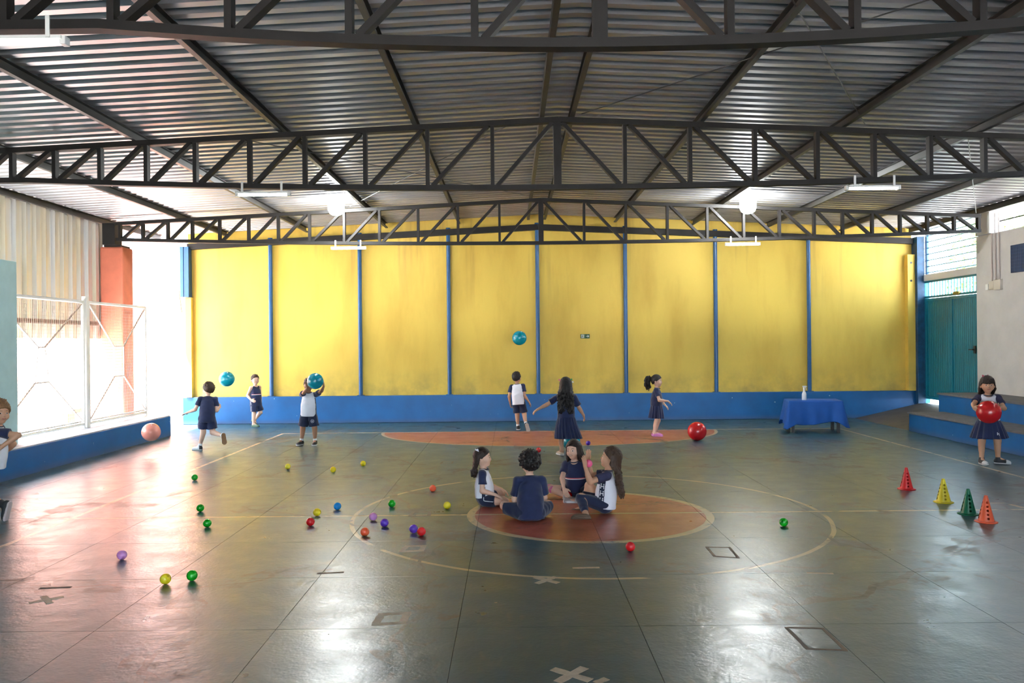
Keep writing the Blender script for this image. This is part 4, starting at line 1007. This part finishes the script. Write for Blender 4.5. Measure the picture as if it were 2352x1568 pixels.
            for r in range(rows + 1):
                q = r / rows
                for k in range(n):
                    a = 2 * math.pi * k / n; rr = .108 * s + (r1 - .108 * s) * q ** .8 + .014 * s * q ** .7 * math.sin(pl * a) + .006 * s * q * math.sin(7 * a + 1)
                    c_ = P_ + u * wz * s - (u * .6 + V3(0, 0, .4)) * Lk * q + sw * q * q
                    vs.append(tuple(c_ + l * math.cos(a) * rr + f * math.sin(a) * rr * .86))
            m.add(vs, [(r * n + k, r * n + (k + 1) % n, (r + 1) * n + (k + 1) % n, (r + 1) * n + k) for r in range(rows) for k in range(n)])
            so = m.build('skirt', mt_, g, smooth=True); sm = so.modifiers.new('thickness', 'SOLIDIFY'); sm.thickness = .003
            if bottom.get('logo'):
                O = P_ + u * (wz - .18) * s + l * .055 * s + f * .2 * s
                qb = BVHTree.FromPolygons([tuple(q) for q in m.v], m.f)
                decal(qb, 'printed_badge', PRINTW, so, O, l * s, u * s, -f, stroke(-.010, -.02, -.008, .014, .007, 2) + stroke(.010, -.026, .010, .006, .007, 2) + stroke(-.006, -.002, .008, -.008, .006, 2), .004)
    if band:
        sd, mt_ = band; k_ = J['K' + sd]; d = unit(J['A' + sd] - k_); Q = Field(k_ - .1 * s, k_ + .1 * s, .006)
        Q.cone(k_ - d * .01 * s, k_ + d * .05 * s, .0455 * s, .043 * s, .01).cut(k_ + d * .045 * s, d); Q.obj('knee_band', mt_, g)
    # shoes
    if shoes:
        for sd, sg in (('L', 1), ('R', -1)):
            sp_ = shoes if isinstance(shoes, dict) and 'mat' in shoes else shoes[sd]
            if sp_ is None: continue
            th, sh, toe, fu = legs[sd]; fu_, td_, ld_ = ortho(fu, toe); a_ = J['A' + sd]; ff = (ld_, td_, fu_)
            Q = Field(a_ - .22 * s, a_ + .22 * s, .006)
            Q.ell(a_ - fu_ * .030 * s - td_ * .006 * s, (.033 * s, .042 * s, .040 * s), ff, .02).ell(a_ - fu_ * .034 * s + td_ * .05 * s, (.035 * s, .062 * s, .030 * s), ff, .03).ell(a_ - fu_ * .040 * s + td_ * .095 * s, (.037 * s, .046 * s, .024 * s), ff, .02)
            if sp_.get('high', True): Q.cone(a_ - fu_ * .02 * s, a_ + fu_ * .004 * s, .034 * s, .032 * s, .01)
            Q.cut(a_ - fu_ * .048 * s, -fu_)
            if not sp_.get('high', True): Q.cut(a_ - fu_ * .018 * s - td_ * .02 * s, fu_ * 1.0 - td_ * .25)
            pk2 = None; mts = [sp_['mat']]
            if sp_.get('toe'):
                mts = [sp_['mat'], sp_['toe']]; pk2 = lambda c_: ((c_ - a_) @ td_ > .088 * s).astype(int)
            if sp_.get('heel'):
                mts = [sp_['mat'], sp_['heel']]; pk2 = lambda c_: ((c_ - a_) @ td_ < -.012 * s).astype(int)
            so = Q.obj('shoe', mts, g, pk2)
            Q = Field(a_ - .22 * s, a_ + .22 * s, .006)
            Q.cone(a_ - fu_ * .054 * s - td_ * .012 * s, a_ - fu_ * .054 * s + td_ * .03 * s, .034 * s, .033 * s, .01).cone(a_ - fu_ * .054 * s + td_ * .03 * s, a_ - fu_ * .054 * s + td_ * .102 * s, .033 * s, .040 * s, .01)
            Q.cut(a_ - fu_ * .044 * s, fu_).cut(a_ - fu_ * .062 * s, -fu_); Q.obj('sole', sp_.get('sole', SOLE), so)
            if sp_.get('laces'):
                m = MB()
                for q in (.030, .046, .062):
                    zz = -.012 - (q - .03) * .30
                    m.tube([tuple(a_ + (td_ * q + ld_ * w + fu_ * (zz + .006 - abs(w) * .5)) * s) for w in (-.024, -.012, 0, .012, .024)], .0035 * s, 6)
                m.build('laces', sp_['laces'], so)
            if sp_.get('sock'):
                d = unit(J['K' + sd] - a_); Q = Field(a_ - .1 * s, a_ + .12 * s, .006); Q.cone(a_ - fu_ * .01 * s, a_ + d * .06 * s, .031 * s, .030 * s, .01).cut(a_ + d * .045 * s, d); Q.obj('sock', sp_['sock'], g)
    return g, J, s
DN = (0, 0, -1)
def gr(u, v): p_ = ground(u, v); return (p_.x, p_.y, 0)
navy_tee = dict(mat=NAVY, sleeve=NAVY, collar=NAVY2)
white_tee = dict(mat=WCLOTH, sleeve=NAVY, collar=NAVY2, panel=True)

# 1 running boy seen from behind, far left
child('boy in navy shirt and shorts running away on the far left, one sole turned up', gr(468, 1033), 1.08, (-.35, .94, 0),
      arms=dict(L=((-.35, -.25, -.9), (-.9, .2, -.32), (-.9, .2, -.35), (0, 0, -1), .15), R=((.15, -.15, -.95), (-.05, .95, .25), (0, .9, .3), (-1, 0, 0), .5)),
      legs=dict(L=((-.05, .12, -1), (-.22, -.1, -1), (-.95, .3, -.08), (0, 0, 1)), R=((.10, .10, -1), (.86, -.5, -.18), (.12, .05, -1), (-.62, .76, 0))),
      P=(.055, .0, None), up=(.02, .12, 1), hfwd=(-.75, .66, 0), skin='light', hair=('tuft', 'brown', dict(thick=.016)), top=dict(navy_tee, hem=-.10, hemtilt=(-.12, 0, 0)), bottom=dict(kind='shorts', mat=NAVY, len=.74, w=(.074, .086)),
      shoes=dict(L=dict(mat=WSH, heel=BLK, sock=SOCK), R=dict(mat=WSH, sole=TANS)))
# 2 boy in sleeveless top standing by the wall
child('boy in navy sleeveless top and shorts with green clogs, hand on hip by the wall', gr(589, 981), 1.04, (.84, -.54, 0),
      arms=dict(L=((.0, .25, -.95), (.15, -.2, -.9), (.2, -.3, -.8), (-1, 0, 0), .3), R=((-.45, .15, -.88), (.62, -.45, -.55), (.85, -.3, -.35), (.3, .9, -.2), .25)),
      legs=dict(R=((.05, -.05, -1), (-.06, .0, -1), (.97, -.25, 0), (0, 0, 1)), L=((.22, .0, -1), (-.72, .28, -.85), (.62, -.1, -.78), (.75, 0, .62))),
      P=(-.01, .0, None), up=(-.02, 0, 1), hfwd=(.62, -.78, -.12), skin='light', hair=('short', 'brown', dict(thick=.009, line=.012)), top=dict(mat=NAVY, hem=-.11, stripe=True, neckd=.06), bottom=dict(kind='shorts', mat=NAVY, len=.86, w=(.068, .074), piping=(-1, 'R')),
      shoes=dict(mat=GRNS, sole=GRNS, high=False))
# 3 boy holding a teal ball before his face
b3 = at_depth(724, 875, ground(706, 1022).y - .27)
c3, J3, s3 = child('boy in white shirt with navy sleeves holding a teal ball before his face', gr(706, 1022), 1.10, (0, -1, 0),
      arms=dict(L=('reach', ((b3.x + .152, b3.y + .02, b3.z - .065), (.9, .1, -.5)), (-.05, -.1, 1), (-1, -.05, .1), -.12), R=('reach', ((b3.x - .118, b3.y - .005, b3.z - .10), (-.5, .1, -.8)), (-.25, -.1, .95), (.95, -.05, .35), -.12)),
      legs=dict(L=((.16, 0, -1), (.02, .05, -1), (.12, -1, 0), (0, 0, 1)), R=((-.16, 0, -1), (-.12, .05, -1), (-.28, -1, 0), (0, 0, 1))),
      P=(.02, .02, None), up=(.02, 0, 1), hfwd=(0, -1, .1), skin='brown', hair=('short', 'dark', dict(thick=.009)), top=dict(white_tee, hem=-.075), bottom=dict(kind='shorts', mat=NAVY2, len=.92, w=(.070, .082), logo=True),
      shoes=dict(mat=BLK, sock=SOCK, sole=SOLE, laces=LACE))
gb = gym_ball(724, 875, ground(706, 1022).y - .27, .129, 'teal', 'teal gym ball held up before the face of the boy in white')
# 4 boy walking away in white shirt
child('boy in white shirt with navy sleeves walking away in the middle distance', gr(1199, 989), 1.08, (.22, .97, 0),
      arms=dict(L=((-.25, -.12, -.95), (.12, .35, -.9), (.1, .3, -.9), (1, 0, 0), .5), R=((.12, -.2, -.95), (.55, -.05, -.8), (.5, 0, -.85), (-.8, 0, -.4), .5)),
      legs=dict(L=((.12, .10, -1), (.05, -.1, -1), (.1, 1, 0), (0, 0, 1)), R=((.22, .02, -1), (.12, -.62, -.85), (.38, -.25, -.9), (-.3, .85, .25))),
      P=(-.06, .0, None), up=(-.07, .05, 1), hfwd=(.35, .93, 0), skin='tan', hair=('short', 'black', dict(thick=.009)), top=dict(white_tee, hem=-.07), bottom=dict(kind='shorts', mat=NAVY2, len=.86, w=(.068, .070)),
      shoes=dict(mat=BLK, sock=SOCK, sole=SOLE))
# 5 girl with long dark hair and skirt
child('girl with very long dark hair and navy skirt walking away, one arm stretched out', gr(1286, 1046), 1.13, (.12, .99, 0),
      arms=dict(L=((-.78, -.12, -.52), (-.85, -.1, -.42), (-.8, -.1, -.55), (.2, .2, -1), .4), R=((.42, .1, -.9), (.35, .45, -.55), (.2, .5, -.8), (-1, 0, 0), .3)),
      legs=dict(L=((-.08, .05, -1), (.02, -.12, -1), (-.35, .93, 0), (0, 0, 1)), R=((.18, .38, -.9), (.05, -.2, -1), (.2, .97, 0), (0, 0, 1))),
      P=(.10, .05, None), up=(.0, .06, 1), hfwd=(.1, .99, -.08), skin='tan', hair=('long', 'black', dict(len=.27, n=56, wave=.012, thick=.016, arc=1.45, wid=.10, nape=.10, clips=[('bow', -.055, -.05, .075, mat('green_clip', (.1, .5, .12), .4)), ('bow', .06, -.04, .07, mat('pink_clip', (.6, .12, .2), .4)), ('bow', -.07, -.03, .04, WHITEP)])),
      top=dict(navy_tee, hem=-.02, sl=.75), bottom=dict(kind='skirt', mat=NAVY, len=.33, r=.185, sway=(.03, -.02, 0), waist=.02), shoes=dict(mat=BEIGES, sole=SOLE, high=False, laces=LACE))
# 6 girl with ponytail in profile
child('girl with dark curly ponytail in navy uniform and pink shoes facing right', gr(1502, 1001), 1.07, (.97, -.24, 0),
      arms=dict(R=((.22, -.32, -.9), (.97, -.18, -.10), (.75, -.1, -.6), (-.2, 0, -1), .3), L=((.30, .35, -.88), (.62, .05, -.75), (.7, 0, -.7), (-.6, 0, -.7), .4)),
      legs=dict(R=((.12, -.02, -1), (-.26, 0, -1), (.97, -.2, -.05), (0, 0, 1)), L=((.02, .02, -1), (-.28, .02, -1), (.97, -.1, -.05), (0, 0, 1))),
      P=(.05, .0, None), up=(.02, 0, 1), hfwd=(.94, -.34, 0), skin='light', hair=('pony', 'black', dict(len=.17, n=60, wave=.014, thick=.010, line=.014, nape=.07, clips=[('tie', 0, -.108, .036, BLK)])),
      top=dict(navy_tee, hem=-.0, sl=.6), bottom=dict(kind='skirt', mat=NAVY, len=.25, r=.150, pleats=14, waist=.03), shoes=dict(mat=PNKS, sole=mat('pink_sole', (.70, .30, .66), .5), high=False))
# 7 girl holding red ball at the right
b7 = at_depth(2271, 946, ground(2278, 1066).y - .30)
c7, J7, s7 = child('smiling girl with fringe and navy skirt holding a red ball at the right edge', gr(2278, 1066), 1.15, (-.22, -.97, 0),
      arms=dict(L=('reach', ((b7.x + .158, b7.y + .075, b7.z + .055), (.9, .2, -.5)), (-.12, -.98, .05), (-1, -.12, 0), .30), R=('reach', ((b7.x - .160, b7.y + .06, b7.z + .03), (-.9, .2, -.5)), (.05, -.98, -.25), (1, 0, .05), .30)),
      legs=dict(L=((.20, 0, -1), (.02, .0, -1), (.88, -.47, 0), (0, 0, 1)), R=((-.10, 0, -1), (-.02, .0, -1), (-.12, -1, 0), (0, 0, 1))),
      P=(-.02, .03, None), up=(-.02, 0, 1), hfwd=(-.32, -.94, .05), skin='tan', hair=('half', 'dark', dict(len=.17, n=30, wave=.004, thick=.012, arc=1.55, sway=(.10, -.02, 0), bangs=True, clips=[('bow', -.02, .0, .105, mat('pink_clip', (.6, .12, .2), .4))])),
      top=dict(mat=WCLOTH, sleeve=SLEEVEG, collar=NAVY2, panel=True, hem=-.02, neckd=.05, neckf=.025), bottom=dict(kind='skirt', mat=NAVY, len=.25, r=.205, pleats=16, waist=.03, logo=True),
      shoes=dict(L=dict(mat=BLK, toe=WSH, laces=LACE), R=dict(mat=BLK, toe=WSH, laces=LACE)))
gym_ball(2271, 946, ground(2278, 1066).y - .30, .143, 'red', 'red gym ball held by the smiling girl at the right edge')
# 8 seated girl on the left, in profile
child('girl in white shirt seated left of the group, white bow in hair', gr(1113, 1161), 1.01, (1, -.05, 0),
      arms=dict(R=((-.02, -.16, -.98), (.92, -.12, -.24), (.85, -.1, -.5), (-.3, 0, -1), .35), L=((.25, .3, -.9), (.85, .0, -.3), (.8, 0, -.5), (0, 0, -1), .3)),
      legs=dict(R=((.88, -.30, -.02), (-.12, .98, -.02), (.1, .9, -.2), (.9, 0, .4)), L=((.70, .62, .08), (-.9, .12, -.20), (-.6, .5, -.5), (-.2, .6, .8))),
      P=(.0, .03, .082), up=(-.04, 0, 1), hfwd=(.99, -.06, 0), seated=True, skin='light', hair=('half', 'dark', dict(len=.085, n=30, wave=.010, thick=.011, arc=1.25, wid=.06, line=.010, clips=[('bow', -.05, -.055, .082, mat('white_bow', (.75, .72, .80), .6))])),
      top=dict(white_tee, hem=.0, pf=.0, pw=.020, sl=.62), bottom=dict(kind='shorts', mat=NAVY2, len=.55, w=(.070, .072), piping=(-1, 'R')), shoes=dict(L=None, R=dict(mat=BEIGES, sole=BEIGES, high=False)), vox=.0052)
# 9 seated boy seen from behind
child('boy with big dark curly hair in navy seen from behind, seated nearest the camera', gr(1220, 1199), 1.10, (-.10, .99, 0),
      arms=dict(L=((-.18, .22, -.95), (.45, .78, -.30), (.5, .8, -.2), (0, 0, -1), .4), R=((.14, .30, -.93), (-.3, .85, -.25), (-.4, .8, -.2), (0, 0, -1), .4)),
      legs=dict(L=((-.78, .60, .16), (.72, .55, -.30), (.9, .3, 0), (-.3, .6, .7)), R=((.45, .88, .12), (-.85, .30, -.25), (-.9, .3, 0), (.3, .6, .7))),
      P=(.0, .09, .09), up=(-.02, .16, 1), hup=(-.02, .05, 1), hfwd=(-.30, .95, -.08), seated=True, skin='light', hair=('curly', 'black', dict(thick=.018, nape=.10)), top=dict(navy_tee, hem=-.08, sl=.78), bottom=dict(kind='shorts', mat=NAVY2, len=.90, w=(.078, .074)),
      shoes=dict(mat=BLK, sole=SOLE), vox=.0055)
# 10 seated laughing girl facing the camera
child('laughing girl in navy shirt with chest stripe seated at the back of the group', gr(1325, 1143), 1.05, (-.42, -.91, 0),
      arms=dict(R=('reach', (tuple(ground(1295, 1122, .125)), (-.8, .2, -.2)), (.35, -.5, -.75), (.5, -.2, -.9), .35), L=((.30, -.2, -.93), (-.2, -.7, -.4), (-.3, -.7, -.4), (0, 0, -1), .3)),
      legs=dict(R=((-.98, .05, .10), (.72, -.62, -.26), (.72, -.60, .25), (-.2, -.3, .9)), L=((.50, -.80, .10), (-.75, -.30, -.28), (-.9, .1, 0), (.2, -.5, .8))),
      P=(.0, .03, .088), up=(-.05, -.02, 1), hfwd=(-.55, -.83, .0), hup=(-.10, 0, 1), seated=True, skin='light', face='smile_open', hair=('long', 'dark', dict(len=.17, n=40, wave=.011, thick=.012, arc=2.25, wid=.10, wf=2.1, line=.008)),
      top=dict(navy_tee, hem=-.02, stripe=True, neckd=.055, neckf=.03, sl=.66), bottom=dict(kind='shorts', mat=NAVY2, len=.5, w=(.070, .066)), band=('R', mat('pink_knee_band', (.75, .12, .32), .7, col2=(.8, .45, .55), vscale=40)), shoes=dict(mat=mat('silver_shoe', (.45, .43, .43), .35, .3), sole=SOLE), vox=.0052)
# 11 seated girl on the right with raised hand
child('girl with very long wavy hair in white shirt seated on the right, raising her hands', gr(1391, 1177), 1.10, (-.98, .18, 0),
      arms=dict(L=((-.84, -.32, -.22), (-.30, -.05, .95), (-.12, -.05, .98), (-.75, .6, 0), -.10), R=((-.70, .35, -.15), (-.20, .1, .95), (.12, .1, .98), (-.75, -.6, 0), -.10)),
      legs=dict(L=((-.92, -.05, .34), (.10, -.72, -.48), (-.97, -.15, -.05), (.0, .75, .6)), R=((-.62, .40, .68), (-.30, -.05, -.95), (-1, .1, 0), (0, 0, 1))),
      P=(.0, .02, .09), up=(.10, .02, 1), hfwd=(-.97, .20, .16), hup=(.22, 0, 1), seated=True, skin='tan', face='smile', hair=('long', 'brown', dict(len=.24, n=60, wave=.012, thick=.012, arc=1.5, wid=.09, wf=2.0, line=.012, sway=(.05, 0, 0))),
      top=dict(mat=WCLOTH, sleeve=SLEEVEG, collar=NAVY2, panel=True, glyphs=1, hem=-.045, pf=.035, pw=.026, sl=.60), bottom=dict(kind='leggings', mat=NAVY2, shin=.72),
      shoes=dict(L=dict(mat=BRNS, sole=BRNS, high=False), R=dict(mat=BRNS, sole=BRNS, high=False)), vox=.0052)
play_ball(1352, 1064, 'rose', 'rose pink play ball in the air between the two girls on the right', depth=7.9)
play_ball(1306, 1136, 'red', 'red play ball under the hand of the laughing girl')
# 12 boy running out of frame at the left edge
child('boy with black shoes running out of the frame at the left edge', gr(-14, 1190), 1.17, (-.90, -.43, 0),
      arms=dict(R=((.45, .35, -.80), (-.6, .2, -.5), (-.6, .2, -.5), (0, 0, -1), .5), L=((.97, .10, -.15), (-.70, -.45, -.62), (-.8, -.1, -.5), (0, .6, -.4), .9)),
      legs=dict(L=((-.22, -.25, -.92), (.85, .05, -.62), (.10, -.05, -1), (-.93, 0, .22)), R=((-.9, 0, -.35), (.2, 0, -.95), (-1, 0, 0), (0, 0, 1))),
      P=(.0, .0, None), up=(.16, 0, 1), hup=(.05, 0, 1), hfwd=(.85, -.50, 0), skin='tan', hair=('tuft', 'light', dict(thick=.018)), top=dict(white_tee, hem=-.06), bottom=dict(kind='shorts', mat=NAVY2, len=.8, w=(.072, .08)),
      shoes=dict(mat=BLK, sole=mat('pinkish_sole', (.62, .50, .48), .6), sock=BLK, laces=mat('yellow_laces', (.6, .6, .05), .6)))
# ------------------------------------------------------------------ outside: trees, neighbour wall
LEAF = mat('leaf_green', (.16, .34, .035), .5, var=.5, vscale=30, trans=.0); BARK = mat('bark', (.12, .085, .06), .9, var=.3)
def tree(x, y, h, r, n, label, seed, lm=None):
    rg = random.Random(seed); g = empty('tree', (x, y, -.06)); tag(g, label, 'tree', 'trees outside the hall')
    m = MB().tube([(0, 0, 0), (.06, .03, h * .35), (-.03, .02, h * .7)], [.11, .08, .04], 8)
    for k in range(6):
        a = rg.uniform(0, 6.28); m.tube([(0, 0, h * rg.uniform(.3, .6)), (math.cos(a) * r * .7, math.sin(a) * r * .7, h * rg.uniform(.6, .95))], [.04, .012], 6)
    m.build('trunk', BARK, g)
    m = MB()
    for k in range(n):
        while True:
            v = Vector((rg.uniform(-1, 1), rg.uniform(-1, 1), rg.uniform(-1, 1)))
            if .25 < v.length < 1: break
        c_ = Vector((v.x * r, v.y * r, h * .66 + v.z * h * .36)); d = Vector((rg.uniform(-1, 1), rg.uniform(-1, 1), rg.uniform(-1, .3))).normalized(); s = d.orthogonal().normalized(); L = rg.uniform(.13, .22)
        m.add([c_, c_ + d * L * .5 + s * L * .28, c_ + d * L, c_ + d * L * .5 - s * L * .28], [(0, 1, 2, 3)])
    m.build('foliage', lm or LEAF, g)['kind'] = 'stuff'
tree(12.4, 20.0, 5.4, 2.0, 3200, 'leafy green tree outside beyond the bars above the teal door', 3)
tree(15.5, 24.5, 6.5, 2.2, 2200, 'leafy tree behind the first one beyond the teal door', 4)
tree(-9.6, 12.8, 1.9, .6, 700, 'small shrub outside behind the mesh gate next to the pale teal wall', 5)
struct(MB().box(9.9, 10.1, 19.2, 21, -.06, 5).build('wall_outside_right', mat('pale_blue_plaster', (.55, .66, .74), .8)))
SC.cycles.max_bounces = 6; SC.cycles.diffuse_bounces = 4; SC.cycles.glossy_bounces = 2; SC.cycles.transmission_bounces = 2
SC.cycles.sample_clamp_indirect = 8.0; SC.cycles.caustics_reflective = False; SC.cycles.caustics_refractive = False
SC.cycles.use_adaptive_sampling = True; SC.cycles.adaptive_threshold = 0.15
